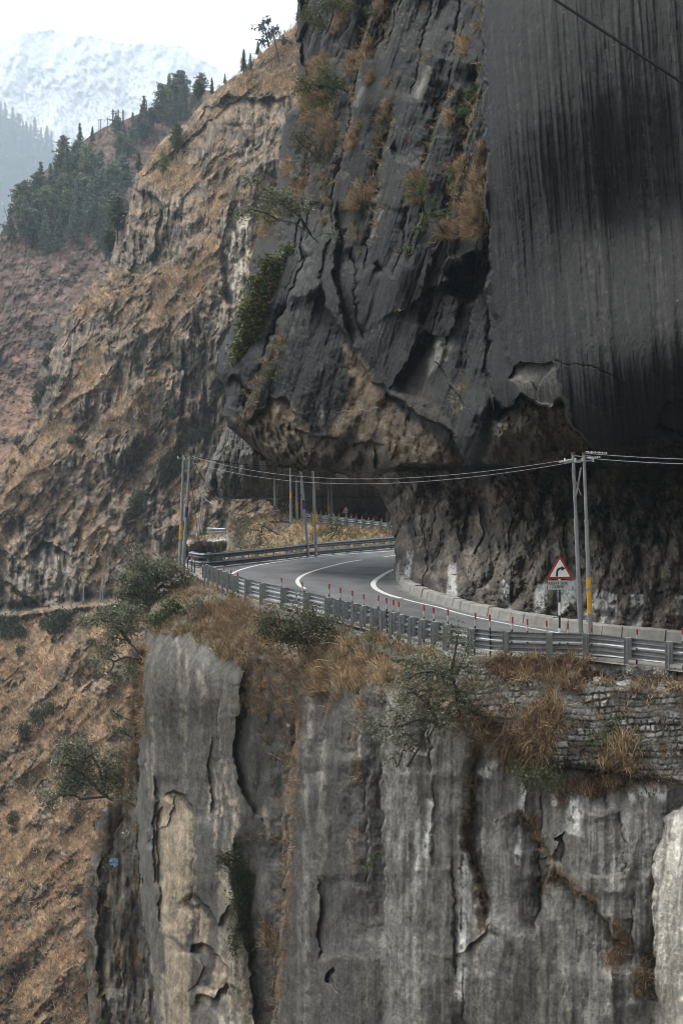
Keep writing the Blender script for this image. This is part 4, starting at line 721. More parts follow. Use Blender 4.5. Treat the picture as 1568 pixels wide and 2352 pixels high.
# ================================================================ VEGETATION
M_GRASS = leaf_mat('dry_grass', .8, .3); M_LEAF = leaf_mat('leaves', .55, .25); M_NEEDLE = leaf_mat('needles', .7, .15)
M_BARK = plain_mat('bark', (.075,.062,.052), .9, 0, .4, 14)
RN = np.random.RandomState(11)
def unit(v): return v/(np.linalg.norm(v, axis=-1, keepdims=True)+1e-9)
def sample_on(R, mask, n, rng=RN):
    w = np.clip(mask, 0, None).ravel().copy(); w /= w.sum(); i = rng.choice(len(w), n, p=w)
    P = R.pos().reshape(-1,3)[i]; N = R.normals().reshape(-1,3)[i]
    return P+rng.normal(0, .03, P.shape), N
def blades(P, D, L, Wd, droop, col, rng=RN):
    """thin bent blades: base P, direction D, length L, width Wd"""
    n = len(P); D = unit(D); side = unit(np.cross(D, unit(rng.normal(0, 1, (n,3)))))*Wd[:,None]/2
    dn = np.array([0,0,-1.])
    m = P+D*L[:,None]*.55+dn*(droop*L*.12)[:,None]; t = P+D*L[:,None]*.95+dn*(droop*L*.5)[:,None]
    V = np.stack([P-side, P+side, m-side*.75, m+side*.75, t], 1).reshape(-1,3)
    b = np.arange(n)[:,None]*5; F = np.concatenate([b+[0,1,3], b+[0,3,2], b+[2,3,4]])
    return V, F, np.repeat(col, 5, 0)
def tufts(P, N, per, L, wd, cols, spread=.75, out=.45, droop=1.0, up=1.0, base=.10, rng=RN):
    n = len(P); per_ = per
    T = np.repeat(P, per_, 0)+rng.normal(0, base, (n*per_,3))*[1,1,.5]; NN = np.repeat(N, per_, 0); lean = np.repeat(rng.normal(0, .35, (n,3)), per_, 0)
    D = np.array([0,0,up])+NN*out+lean+rng.normal(0, spread, (n*per_,3))*.6
    LL = np.repeat(L*rng.uniform(.6,1.3,n), per_)*rng.uniform(.45,1.15,n*per_)
    k = rng.randint(0, len(cols), n); c = np.repeat(np.asarray(cols)[k]*rng.uniform(.65,1.35,(n,1)), per_, 0)*rng.uniform(.5,1.6,(n*per_,1))
    return blades(T, D, LL, np.full(n*per_, wd)*rng.uniform(.6,1.3,n*per_), np.full(n*per_, droop)*rng.uniform(.2,1.6,n*per_), c)
def join(parts):
    V, F, Cc, o = [], [], [], 0
    for v, f, c in parts: V.append(v); F.append(f+o); Cc.append(c); o += len(v)
    return np.concatenate(V), np.concatenate(F), np.concatenate(Cc)
def grass_obj(name, parts, mat=None):
    V, F, c = join(parts); return tag(obj(name, mesh_np(name, V, F, c, False), mat or M_GRASS), kind='stuff')
TAN = [(.30,.215,.125),(.25,.17,.095),(.40,.31,.20),(.19,.13,.075)]; RUST = [(.175,.115,.07),(.22,.15,.09),(.13,.085,.055),(.29,.20,.12)]; OLIVE = [(.10,.105,.045),(.14,.13,.06)]
def front(P):
    """bring points that fall behind the stone wall out to its face"""
    x_ = P[:,0]/P[:,1]*FO+CX; y_ = YH-P[:,2]/P[:,1]*FO; j = np.round((x_-WX[0])/(WX[1]-WX[0])).astype(int); i = np.round((y_-WY[0])/(WY[1]-WY[0])).astype(int); ok_ = (j >= 0) & (j < len(WX)) & (i >= 0) & (i < len(WY)); j = np.clip(j, 0, len(WX)-1); i = np.clip(i, 0, len(WY)-1)
    dn = np.where(ok_ & (WI[i,j] > .02), np.minimum(P[:,1], WD[i,j]-.02), P[:,1]); return W(x_, y_, dn)
# --- tufts hanging on the overhanging cliff
pz = []
for i, Pg in enumerate(grassU):
    m = U.poly(Pg, 3, .5); A = abs(sum(a[0]*b[1]-b[0]*a[1] for a, b in zip(Pg, Pg[1:]+Pg[:1])))/2
    P, N = sample_on(U, m, int(14+A/26)); pz.append(tufts(P, N, 16, .62, .018, TAN if i not in (5,8) else RUST, .7, .55, 1.2))
P, N = sample_on(U, moss*sstep(1200, 900, U.y)*sstep(-.2, .3, fbm(U.x/20, U.y/26, 3, 880)), 950); pz.append(tufts(P, N, 12, .4, .02, TAN+OLIVE, .7, .6, 1.5))
P, N = sample_on(U, sstep(.35, .8, fbm(U.x/30, U.y/40, 4, 870))*sstep(1110, 1040, U.x+.1*U.y)*sstep(840, 500, U.y)*sstep(640, 700, U.x+.3*U.y), 110); pz.append(tufts(P, N, 12, .4, .016, TAN, .7, .6, 1.3))
grass_obj('cliff_grass', pz)
# --- the grassy shelf, gullies and joints of the rock face
pz = []
def shelf(poly, n, per, L, cols, wd=.021, spread=.8, out=.35, droop=1.0, up=1.0, soft=6):
    P, N = sample_on(B, B.poly(poly, soft, .9)*sstep(-.25, .2, fbm(B.x/16, B.y/13, 3, 877)), int(n*.62)); P = front(P); pz.append(tufts(P, N, per, L, wd, cols, spread, out, droop, up))
shelf([(400,1300),(470,1335),(560,1372),(600,1400),(560,1440),(480,1420),(420,1400),(385,1350)], 330, 20, .75, TAN+RUST)
shelf([(480,1400),(560,1390),(640,1420),(640,1480),(560,1490),(500,1470),(430,1430)], 330, 22, .8, RUST, .018, 1.0)
shelf([(330,1440),(350,1400),(420,1410),(520,1470),(560,1500),(540,1520),(420,1440)], 130, 16, .55, RUST+OLIVE)
shelf([(570,1480),(650,1490),(700,1560),(690,1690),(650,1640),(600,1630),(565,1600)], 260, 18, .6, RUST)
shelf([(690,1510),(800,1470),(900,1530),(925,1560),(830,1590),(760,1620),(720,1600)], 300, 22, .85, TAN, .022, .6, .5)
shelf([(760,1440),(900,1470),(1000,1500),(1060,1530),(980,1540),(860,1510),(770,1480)], 240, 18, .6, TAN+OLIVE)
shelf([(1120,1515),(1200,1512),(1350,1516),(1350,1555),(1250,1570),(1140,1560)], 300, 24, .75, RUST+TAN, .018, 1.0)
shelf([(1195,1650),(1270,1600),(1292,1680),(1250,1750),(1160,1760),(1160,1710)], 330, 26, .85, RUST+TAN, .018, 1.1, .6)
shelf([(1030,1640),(1120,1600),(1180,1640),(1150,1720),(1060,1690)], 110, 14, .5, RUST+TAN)
shelf([(1375,1740),(1440,1690),(1455,1800),(1395,1815)], 100, 26, .9, TAN, .02, .5, .4)
shelf([(1280,1800),(1370,1780),(1380,1830),(1290,1845)], 110, 18, .5, RUST)
shelf([(1320,1545),(1568,1555),(1640,1560),(1640,1600),(1400,1580)], 190, 14, .4, RUST+TAN)
shelf([(1240,1540),(1330,1530),(1340,1590),(1260,1600)], 90, 16, .5, RUST)
shelf([(1340,1750),(1500,1740),(1568,1800),(1480,1830),(1360,1830)], 110, 12, .4, RUST+OLIVE)
shelf([(320,1460),(338,1460),(334,1700),(318,1700)], 150, 14, .55, TAN, .014, .8, .6, 1.2)
shelf([(820,1600),(842,1600),(838,1660),(818,1650)], 40, 14, .5, TAN); shelf([(1206,1870),(1228,1875),(1256,1935),(1240,1945)], 60, 18, .45, RUST); shelf([(1395,2170),(1440,2130),(1446,2160),(1400,2240)], 60, 16, .4, RUST); shelf([(1452,2290),(1475,2200),(1500,2190),(1480,2290)], 60, 16, .4, RUST+OLIVE)
shelf([(596,2140),(632,2110),(640,2170),(620,2200)], 40, 18, .7, TAN)
shelf([(340,1425),(440,1440),(560,1490),(558,1535),(470,1480),(430,1465),(345,1455)], 460, 15, .5, RUST+TAN+OLIVE)
shelf([(560,1500),(660,1560),(660,1700),(640,1850),(600,1700),(565,1620)], 150, 16, .5, RUST+OLIVE)
P, N = sample_on(B, brown, 650); pz.append(tufts(P, N, 13, .34, .013, RUST+TAN, .8, .6, 1.4))
P, N = sample_on(B, mossB, 220); pz.append(tufts(P, N, 12, .26, .014, OLIVE+RUST, .8, .6, 1.2))
P, N = sample_on(B, bank*sstep(-.1, .5, fbm(B.x/40, B.y/30, 3, 871)), 900); P = front(P); pz.append(tufts(P, N, 12, .38, .014, TAN+RUST+OLIVE, .8, .4, 1.0))
grass_obj('shelf_grass', pz)
pz = []
P, N = sample_on(R_L, sstep(1960, 1780, R_L.y)+.18*sstep(.1, .5, fbm(R_L.x/16, R_L.y/90, 4, 233)), 800); pz.append(tufts(P, N, 14, .55, .02, TAN+RUST+OLIVE, .8, .5, 1.2))
P, N = sample_on(R_L, sstep(46, 6, R_L.x-interp(xsL, R_L.y))*sstep(-.1,.4,fbm(R_L.x/20, R_L.y/40, 3, 879)), 330); pz.append(tufts(P, N, 14, .6, .02, TAN+RUST, .8, .6, 1.2))
grass_obj('buttress_grass', pz)
pz = []
mF = sstep(526, 540, Fs.x)*sstep(1330, 1290, Fs.y); P, N = sample_on(Fs, mF, 1500); pz.append(tufts(P, N, 12, .8, .035, TAN+TAN+RUST+OLIVE, .7, .3, .8))
P, N = sample_on(Fs, sstep(526, 515, Fs.x)*sstep(1246, 1236, Fs.y), 90); pz.append(tufts(P, N, 10, .7, .05, TAN, .7, .3, .8))
P, N = sample_on(K, sstep(.2, .6, fbm(K.x/18, K.y/24, 3, 872))*(1-un), 60); pz.append(tufts(P, N, 8, .7, .04, TAN, .7, .6, 1))
grass_obj('spur_grass', pz)
ok = ~((H.x > 640) & (H.y > 420)) & ~((H.x > 470) & (H.y > 1500))
pz = []; P, N = sample_on(H, (gr+.15)*ok*(.2+gm+.8*gmask), 24000); pz.append(tufts(P, N, 5, 1.0, .075, [(.40,.27,.165),(.34,.235,.14),(.44,.32,.20),(.26,.18,.11)], .8, .3, .8, base=.45))
P, N = sample_on(H, (1-gr)*(1-cmask*.8)*ok, 13000); pz.append(tufts(P, N, 5, .9, .07, [(.19,.145,.105),(.14,.115,.09),(.115,.10,.075),(.24,.17,.115)], 1.0, .4, .7, base=.5))
P, N = sample_on(H, gr*ok*low, 9000); pz.append(tufts(P, N, 5, .8, .065, [(.41,.295,.185),(.35,.245,.155),(.45,.345,.22),(.27,.185,.115)], .8, .3, .8, base=.5))
grass_obj('hillside_grass', pz)
# --- leafy plants --------------------------------------------------------------
def leaves(P, n_per, size, spread, cols, rng, flat=.0, asp=.42):
    n = len(P)*n_per; c = np.repeat(P, n_per, 0)+rng.normal(0, spread, (n,3)); a = unit(rng.normal(0, 1, (n,3))+[0,0,.25]); b = unit(np.cross(a, rng.normal(0,1,(n,3))))
    s = size*rng.uniform(.6,1.35,(n,1)); V = np.stack([c-a*s*.5, c+b*s*asp*.5, c+a*s*.5, c-b*s*asp*.5], 1).reshape(-1,3)
    i = np.arange(n)[:,None]*4; k = rng.randint(0, len(cols), n); clump = np.repeat(rng.uniform(.7,1.3,(len(P),1)), n_per, 0)
    return V, i+[0,1,2,3], np.repeat(np.asarray(cols)[k]*clump*rng.uniform(.75,1.25,(n,1)), 4, 0)
def skeleton(trunks, tips, rng, jitter=.12):
    """grow twigs from the trunks out to every tip; returns nodes, parents"""
    nodes, par = [], []
    for tr in trunks:
        tr = np.asarray(tr, float); st = len(nodes)
        pr = resample(tr, max(6, int(np.linalg.norm(tr[1:]-tr[:-1], axis=1).sum()/.25)))
        for i, p in enumerate(pr): nodes.append(p); par.append(len(nodes)-2 if i else -1)
        if st: # later trunks start from the nearest node
            pass
    nodes = [np.array(q) for q in nodes]; root = nodes[0]
    base = np.array(nodes); order = np.argsort([np.min(np.linalg.norm(base-t, axis=1)) for t in tips])
    for j in order:
        t = tips[j]; A = np.array(nodes); d = np.linalg.norm(A-t, axis=1)+.15*np.linalg.norm(A-root, axis=1)*0
        k = int(np.argmin(d)); L = d[k]; m = max(2, min(5, int(L/.3)+1)); p0 = A[k]; prev = k; off = rng.normal(0, jitter*L, 3)+[0,0,.1*L]
        for q in range(1, m+1):
            f = q/m; nodes.append(p0*(1-f)+t*f+off*math.sin(math.pi*f)*.7); par.append(prev); prev = len(nodes)-1
    return np.array(nodes), np.array(par)
def twig_mesh(name, nodes, par, r_tip, r_max, expo=.5):
    cnt = np.zeros(len(nodes)); haschild = np.zeros(len(nodes), bool); haschild[par[par >= 0]] = True; cnt[~haschild] = 1
    for i in range(len(nodes)-1, -1, -1):
        if par[i] >= 0: cnt[par[i]] += cnt[i]
    r = np.minimum(r_tip*cnt**expo, r_max); idx = np.where(par >= 0)[0]; a = nodes[par[idx]]; b = nodes[idx]; ra = r[par[idx]]; rb = r[idx]
    ra = np.minimum(ra, rb*1.6); z = unit(b-a); u = unit(np.cross(z, [0.31,.2,.93])); v = np.cross(z, u); V = []
    for c, rr in ((a,ra),(b,rb)):
        for k in range(4): 
            an = math.pi/2*k; V.append(c+(math.cos(an)*u+math.sin(an)*v)*rr[:,None])
    V = np.stack(V, 1).reshape(-1,3); i = np.arange(len(idx))[:,None]*8
    F = np.concatenate([i+[k, (k+1)%4, 4+(k+1)%4, 4+k] for k in range(4)])
    return mesh_np(name, V, F, None, True)
GREY_G = [(.165,.18,.11),(.22,.235,.16),(.12,.135,.08),(.31,.32,.245)]; DARK_G = [(.095,.108,.052),(.13,.14,.068),(.068,.08,.038),(.18,.18,.10)]; LIVE_G = [(.075,.115,.030),(.095,.135,.040),(.055,.085,.025)]; MIX_G = [(.085,.10,.035),(.12,.115,.04),(.06,.075,.03),(.17,.12,.05)]
def shrub(name, label, cat, trunks, blobs, d, tips, per, leaf, cols, seed, spread=.19, r_tip=.009, r_max=.09, leafy=1.0, group=None, depth=.8):
    """trunks: lists of (x,y,d) from the foot up; blobs: (x,y,rx,ry[,d]) crown masses in survey units"""
    rng = np.random.RandomState(seed); TR = [np.array([W(*p) for p in t]) for t in trunks]; T = []
    ar = np.array([b[2]*b[3] for b in blobs], float); ar /= ar.sum()
    for b, f in zip(blobs, ar):
        n = max(4, int(tips*f)); ns = max(2, n//9); sc_ = unit(rng.normal(0,1,(ns,3)))*rng.uniform(.35,1.05,(ns,1)); v = sc_[rng.randint(0,ns,n)]+rng.normal(0,.17,(n,3)); db = b[4] if len(b) > 4 else d
        s = db/FO; c = W(b[0], b[1], db); T.append(c+v*np.array([b[2]*s, depth*min(b[2],b[3])*s, b[3]*s]))
    T = np.concatenate(T); root = TR[0][0]; o = empty(name, root, label, cat, group)
    nodes, par = skeleton(TR, T, rng); me = twig_mesh('branches', nodes-root, par, r_tip, r_max); obj('branches', me, M_BARK, o)
    keep = rng.rand(len(T)) < leafy; V, F, c = leaves(T[keep]-root, int(per*1.15), leaf*1.05, spread, cols, rng); obj('foliage', mesh_np('foliage', V, F, c, False), M_LEAF, o)
    return o
shrub('ledge_tree', 'grey-green spreading tree leaning off the ledge corner left of the guardrail bend', 'tree', [[(408,1352,80),(390,1330,79.5),(360,1318,79),(330,1310,78.6)],[(408,1352,80),(370,1345,79),(345,1370,78.5)],[(404,1360,80),(420,1330,79.5),(415,1310,79)]],
      [(330,1310,62,48),(300,1345,46,36),(372,1330,50,45),(395,1370,40,30),(345,1385,40,26),(420,1340,40,30),(310,1375,30,24)], 79, 720, 15, .14, GREY_G, 101)
shrub('arching_tree', 'thin grey-leaved tree arching left from the cliff edge below the ledge', 'tree', [[(325,1514,75),(312,1490,75),(290,1470,75),(262,1464,75),(236,1470,75)],[(300,1478,75),(270,1440,75),(230,1420,75),(200,1425,75)],[(325,1514,75),(290,1508,75),(262,1520,75)]],
      [(205,1428,34,24),(250,1405,48,20),(275,1440,50,22),(262,1482,36,22),(240,1515,28,12),(295,1420,36,26),(262,1560,30,20),(300,1545,22,14)], 75, 430, 13, .14, GREY_G, 102, leafy=.85)
shrub('gnarled_tree', 'dark-limbed tree with grey-green crown growing out from the left buttress', 'tree', [[(262,1838,80),(236,1824,80),(214,1800,79.8),(190,1778,79.6),(168,1766,79.5)],[(236,1824,80),(236,1790,79.8),(228,1762,79.6),(210,1735,79.5)],[(244,1830,80),(200,1834,79.6),(170,1838,79.4),(150,1850,79.4)],[(240,1820,80),(244,1780,80),(240,1750,80)]],
      [(180,1720,42,30),(140,1750,44,36),(215,1745,46,30),(262,1740,30,34),(150,1810,50,28),(120,1840,30,24),(195,1790,46,26),(280,1790,28,34),(245,1795,34,28)], 79.8, 760, 13, .14, GREY_G, 103)
shrub('ledge_bush', 'dense dark green bush below the second bend of the guardrail', 'bush', [[(690,1478,58),(680,1450,58),(665,1425,58)],[(690,1478,58),(720,1440,57.8),(735,1410,58)],[(660,1480,59),(640,1450,59)]],
      [(690,1425,68,44),(735,1440,40,36),(650,1450,50,34),(700,1475,55,26),(615,1440,36,24)], 58.2, 430, 15, .10, DARK_G+GREY_G[:1], 104)
shrub('cliff_tree', 'large grey-green tree hanging from the wall foot in the centre of the cliff edge', 'tree', [[(935,1760,49.2),(958,1722,48.8),(985,1690,48.6),(1005,1660,48.6),(1025,1630,48.8)],[(1052,1640,49),(1048,1590,48.6),(1036,1540,48.4),(1046,1490,48.3),(1050,1460,48.3)],[(1005,1660,48.6),(960,1650,48.3),(920,1668,48.2)],[(1040,1560,48.4),(1000,1540,48.2),(960,1545,48.1),(920,1565,48)],[(1005,1660,48.6),(980,1610,48.3),(950,1590,48.2)]],
      [(980,1560,70,52),(940,1620,58,46),(900,1665,44,34),(1030,1530,52,52),(1055,1470,34,30),(1010,1640,60,34),(1050,1600,34,40),(925,1700,50,22),(905,1745,26,16),(1070,1520,26,26)], 48.4, 760, 11, .082, GREY_G+DARK_G[:2], 105, spread=.2, r_max=.085)
shrub('wall_shrub', 'grey-green shrub with bare upper twigs growing from the stone wall', 'shrub', [[(1440,1762,46.6),(1425,1715,46.3),(1415,1680,46.2)],[(1440,1762,46.6),(1405,1690,46.2),(1375,1650,46.1)],[(1430,1720,46.3),(1445,1660,46.2)],[(1415,1680,46.2),(1370,1630,46.1),(1360,1600,46.1)]],
      [(1390,1700,40,30),(1430,1680,36,36),(1365,1715,18,18),(1425,1730,28,20)], 46.3, 210, 14, .07, [(.075,.095,.05),(.09,.11,.065),(.06,.075,.04)], 106)
shrub('foot_shrub', 'small bright green shrub on the cliff lip beneath the rust-brown bush', 'shrub', [[(1250,1790,46.8),(1215,1785,46.6),(1180,1780,46.5)]], [(1195,1782,26,16),(1235,1790,36,18),(1265,1800,22,16)], 46.6, 110, 13, .075, LIVE_G+DARK_G, 107)
shrub('leaning_tree', 'dark-stemmed tree leaning out from the overhanging cliff above the far hillside', 'tree', [[(730,556,77),(700,528,76.5),(672,510,76.2),(640,506,76),(606,512,76)],[(700,528,76.5),(690,496,76.3),(664,476,76),(630,462,75.8)],[(640,506,76),(610,488,75.8),(575,480,75.6)],[(715,540,77),(690,500,76),(650,460,76),(600,430,76)],[(720,548,77),(690,560,76.5),(660,555,76.3)]],
      [(575,418,26,20),(610,452,44,24),(650,470,44,26),(560,490,36,16),(600,490,40,18),(665,450,28,22),(640,500,40,10),(690,480,20,20),(755,545,30,8)], 76, 330, 13, .12, DARK_G+GREY_G, 108, leafy=.85)
shrub('crevice_shrub', 'yellow-green shrub with a dark arched stem on the upper left cliff ledge', 'shrub', [[(800,212,79),(780,200,78.8),(758,204,78.6),(735,195,78.4)],[(770,202,78.7),(750,235,78.5)]], [(735,185,40,28),(700,200,26,24),(755,215,34,22),(720,240,36,18),(770,190,22,16)], 78.5, 270, 14, .11, MIX_G+LIVE_G[:1], 109)
shrub('olive_bush', 'olive bush of thin bare twigs spreading over the left edge of the upper cliff', 'bush', [[(736,372,82),(722,330,82),(700,310,82)],[(736,372,82),(716,350,82),(680,320,82)],[(730,360,82),(745,310,82)]], [(690,310,42,26),(725,330,40,36),(670,345,26,18),(745,360,26,30),(715,380,36,18),(760,300,20,20)], 82, 260, 11, .11, [(.075,.080,.04),(.10,.10,.05),(.13,.10,.055)], 110, leafy=.8)
shrub('ridge_shrub', 'dark green shrub at the very top of the overhanging cliff', 'shrub', [[(752,72,80),(740,50,80),(730,25,80)],[(752,72,80),(765,30,80)]], [(720,30,30,20),(750,20,36,24),(780,10,26,20),(735,55,26,14),(855,25,8,18)], 80, 190, 13, .12, DARK_G+[(.05,.08,.04)], 111)
for x0, y0, bl, lab, sd in ((965,470,[(955,440,28,16),(935,425,14,10),(975,410,10,14),(990,470,14,10)], 'sparse light green shrub in the central crack of the upper cliff', 112), (1088,240,[(1085,225,22,20),(1070,260,18,22),(1100,215,12,16)], 'small bright green shrub high on the edge of the streaked dark wall', 113), (1052,415,[(1052,400,18,16),(1045,425,12,12)], 'vivid green tuft-like shrub among tan grass on the upper cliff', 114), (1010,520,[(985,500,28,12),(1015,495,22,12),(940,570,18,8),(1050,500,14,12),(960,520,14,10)], 'low straggling green shrub above the dark cliff hole', 115)):
    shrub('crack_shrub', lab, 'shrub', [[(x0+12,y0+22,66.5),(x0,y0,66)]], bl, 66.3, 90, 12, .085, LIVE_G, sd, spread=.12)
shrub('hanging_shrub', 'long dark green ivy mass on the steep left nose of the overhanging cliff', 'ivy', [[(640,590,86),(625,680,86),(590,750,86),(560,810,86)]], [(635,610,20,24),(628,650,30,30),(610,700,38,34),(592,745,36,30),(568,785,30,30),(556,815,16,18),(600,660,14,26),(575,720,12,20),(625,760,12,16),(660,590,14,16),(545,830,10,8),(640,690,18,30),(655,640,10,30)], 85.6, 560, 20, .25, [(.055,.08,.024),(.08,.10,.03),(.038,.055,.018),(.06,.085,.025),(.15,.11,.03)], 116, spread=.26, depth=.45)
shrub('hanging_vine', 'curtain of dark green vine hanging down the crack of the lower rock face', 'vine', [[(545,1960,64),(555,2060,63),(560,2180,62),(578,2345,61.5)]], [(530,1975,28,14),(560,2010,26,34),(562,2080,30,44),(566,2160,30,44),(572,2240,24,44),(580,2320,20,44),(600,2040,16,30),(610,2010,22,16)], 62.2, 900, 16, .10, [(.065,.075,.028),(.09,.098,.04),(.045,.052,.022)], 117, spread=.16, depth=.5)
shrub('shelf_shrub', 'pale grey shrub standing in dry grass beside the guardrail on the ledge', 'shrub', [[(500,1440,70),(500,1400,70)],[(500,1440,70),(520,1405,70)]], [(510,1400,28,22),(480,1420,30,24),(440,1390,24,20),(450,1430,36,18)], 70, 170, 12, .10, GREY_G+[(.13,.14,.11)], 118)
shrub('crest_shrub', 'yellow-green shrub drooping over the top of the tall buttress', 'shrub', [[(420,1420,73),(410,1400,73)]], [(430,1445,24,24),(400,1400,30,18),(365,1425,30,16),(470,1460,20,16)], 72, 340, 14, .11, MIX_G[:3]+LIVE_G[2:], 119)
shrub('face_sprig', 'small green sprig alone on the dark middle of the lower rock face', 'shrub', [[(870,1955,49.5),(855,1965,49.3)]], [(850,1968,16,8),(845,1985,8,8)], 49.3, 26, 9, .07, LIVE_G, 120, spread=.08)
shrub('gully_shrub', 'thin shrub in front of the far guardrail on the grassy spur', 'shrub', [[(760,1238,104),(762,1215,104),(758,1195,104)],[(760,1238,104),(775,1210,104)]], [(765,1205,24,16),(740,1225,26,12),(790,1230,20,10)], 104, 90, 10, .12, MIX_G[:3], 121)
shrub('spur_shrub', 'leafy shrub with long bare branches on the left shoulder of the grassy spur', 'shrub', [[(640,1228,118),(600,1205,118),(570,1185,118)],[(640,1228,118),(680,1210,118)],[(600,1205,118),(560,1200,118)]], [(565,1190,24,16),(590,1235,30,22),(555,1245,16,20),(610,1200,20,12)], 118, 130, 9, .14, MIX_G[:3]+GREY_G[:2], 122)
for x0, y0, d0, bl, lab, sd in ((310,1655,78,[(280,1648,22,8),(262,1640,10,10)],'thin leafy branch reaching left from the left edge of the tall buttress',123),(308,1690,78,[(280,1678,24,8),(255,1680,14,6)],'second thin leafy branch below the first on the tall buttress edge',124),(330,1855,76,[(300,1830,18,8)],'bare twiggy bush between the gnarled tree and the buttress',125),(300,1990,79,[(262,1965,18,8),(250,1990,12,10),(230,2035,10,12)],'small green bush low on the lower left buttress',126)):
    shrub('edge_bush', lab, 'bush', [[(x0+14,y0+16,d0),(x0-10,y0,d0),(x0-40,y0-14,d0)]], bl, d0, 50, 8, .10, GREY_G+LIVE_G[2:], sd, spread=.12)
# --- conifers ------------------------------------------------------------------
def pine_mesh(seed, H=12., R=2.9, start=.10, sparse=1.0, round_=0, cols=((.125,.155,.12),(.17,.205,.15),(.09,.115,.09))):
    rng = np.random.RandomState(seed); pts, sizes = [], []; bv = MB(); bv.tube([(0,0,-.6),(rng.normal(0,.05),0,H*.5),(rng.normal(0,.08),rng.normal(0,.08),H*.97)], [H*.016,H*.011,.02], 6)
    nW = int(26*sparse); Vs = []
    for i in range(nW):
        f = start+(1-start)*(i+rng.uniform(-.3,.3))/nW; f = min(max(f, start), .99); rad = R*((1-f)**.75 if not round_ else math.sin(math.pi*min(1,(1-f)/(1-start)*.9+.08))**.7)*rng.uniform(.65,1.15)+.12
        for k in range(rng.randint(4,7)):
            a = rng.uniform(0, 6.28); droop = rng.uniform(.05,.4) if not round_ else rng.uniform(-.3,.15); m = max(2, int(rad/.30)); L = rad*rng.uniform(.6,1.1)
            if rad > .7: bv.bar((0,0,H*f), (math.cos(a)*L*.9, math.sin(a)*L*.9, H*f-droop*L*.9), .035, .035)
            for q in range(m):
                t = (q+.7)/m; pts.append((math.cos(a)*L*t, math.sin(a)*L*t, H*f-droop*L*t+rng.normal(0,.06)))
    pts = np.array(pts); V, F, c = leaves(pts, 5, .50, .16, cols, rng, asp=.5)
    return bv.mesh('trunk'), mesh_np('crown', V, F, c, False)
def pine_proto(name, seed, label, group=None, cat='tree', **k):
    t, c = pine_mesh(seed, **k); o = empty(name, (0,0,0), label, cat, group); t_ = obj('trunk', t, M_BARK, o); obj('crown', c, M_NEEDLE, o); return o
protos = [pine_proto('pine_tree', 40, 'dark green conifer in the dense stand on the far scree slope', 'conifers of the dense stand'), pine_proto('pine_tree', 41, '', R=3.3, start=.18), pine_proto('pine_tree', 42, '', R=2.5, start=.08), pine_proto('pine_tree', 43, '', R=3.1, start=.3, round_=1), pine_proto('pine_tree', 44, '', R=2.6, start=.3, round_=1, cols=((.16,.20,.11),(.21,.235,.13)))]
used = set(); PR = np.random.RandomState(5)
def plant(k, R, x0, y0, hD, label, group, cat='tree', name=None, P=None):
    P = R.at(x0, y0) if P is None else P
    o = protos[k] if k not in used else copy_tree(protos[k]); used.add(k); o.location = P; h = hD*P[1]/FO
    s = h/12.; o.scale = (s*PR.uniform(.85,1.15),)*2+(s,); o.rotation_euler = (0,0,PR.uniform(0,6.28)); o['label'] = label; o['group'] = group; o['category'] = cat
    if name: o.name = name
    return o
def inside(P, n, md, rng, x0=None):
    P = np.array(P, float); out = []
    for _ in range(20000):
        q = rng.uniform(P.min(0), P.max(0)); 
        if poly_sd(np.array([q[0]]), np.array([q[1]]), [tuple(p) for p in P])[0] < 0 and all(np.hypot(*(q-o)) > md for o in out): out.append(q)
        if len(out) >= n: break
    return out
LS, GS_ = 'dark green conifer in the dense stand on the far scree slope', 'conifers of the dense stand'
for q in inside([(0,560),(35,525),(75,480),(115,440),(160,405),(205,395),(240,430),(285,470),(268,560),(245,610),(205,560),(150,560),(140,590),(90,585),(30,570)], 58, 16, PR): plant(PR.randint(0,5), S, q[0], q[1], PR.uniform(70,118), LS, GS_)
for q in inside([(285,420),(300,370),(345,320),(400,285),(455,262),(468,240),(420,228),(370,262),(330,300),(290,350),(262,400)], 34, 12, PR): plant(PR.randint(0,5), S, q[0], q[1], PR.uniform(48,90), LS, GS_)
for x0, y0, h, k in ((185,345,62,0),(147,372,60,3),(266,302,46,2),(372,310,120,4),(270,330,60,3),(212,330,40,1)): plant(k, S, x0, y0, h, LS, GS_)
for q in inside([(-20,300),(40,315),(90,345),(130,375),(125,440),(70,500),(0,580),(-20,600)], 85, 11, PR)+[np.array(p) for p in ((2,275),(12,285),(30,290),(44,300),(60,310),(62,318),(94,330),(108,338),(120,350),(82,322))]: plant(PR.choice([0,2,1,3]), R_V, q[0], q[1], PR.uniform(32,52), 'blue-hazed conifer on the forested hill below the snow', 'conifers on the hazy forested hill')
for x0, y0, h, k, lab in ((560,166,54,0,'small fir on the skyline ridge left of the tall pines'),(575,160,40,2,'narrow young fir on the ridge just behind a small fir'),(592,130,36,1,'short dark fir at the foot of the tall skyline pine'),(487,216,40,2,'small spiky fir on the ridge where it meets the snow mountain'),(517,196,26,1,'tiny round fir highest of those on the lower ridge'),(456,246,62,3,'flat-topped pine on the ridge before the snow mountain')):
    plant(k, H, x0, y0, h, lab, 'lone trees along the brown ridge')
for x0, y0, h, k, lab in ((322,452,0,0,''),(405,372,88,4,'loose pine on the brown ridge crest over the pine stand'),(375,420,70,4,'slanting pine on the brown slope under the ridge crest'),(270,560,110,3,'tall round pine against the crag at the right end of the stand'),(250,600,80,3,'lower round pine beside the crag foot'),(318,395,50,1,'young pine rooted at the brown crest by the crag')):
    if h: plant(k, H, x0, y0, h, lab, 'lone trees along the brown ridge')
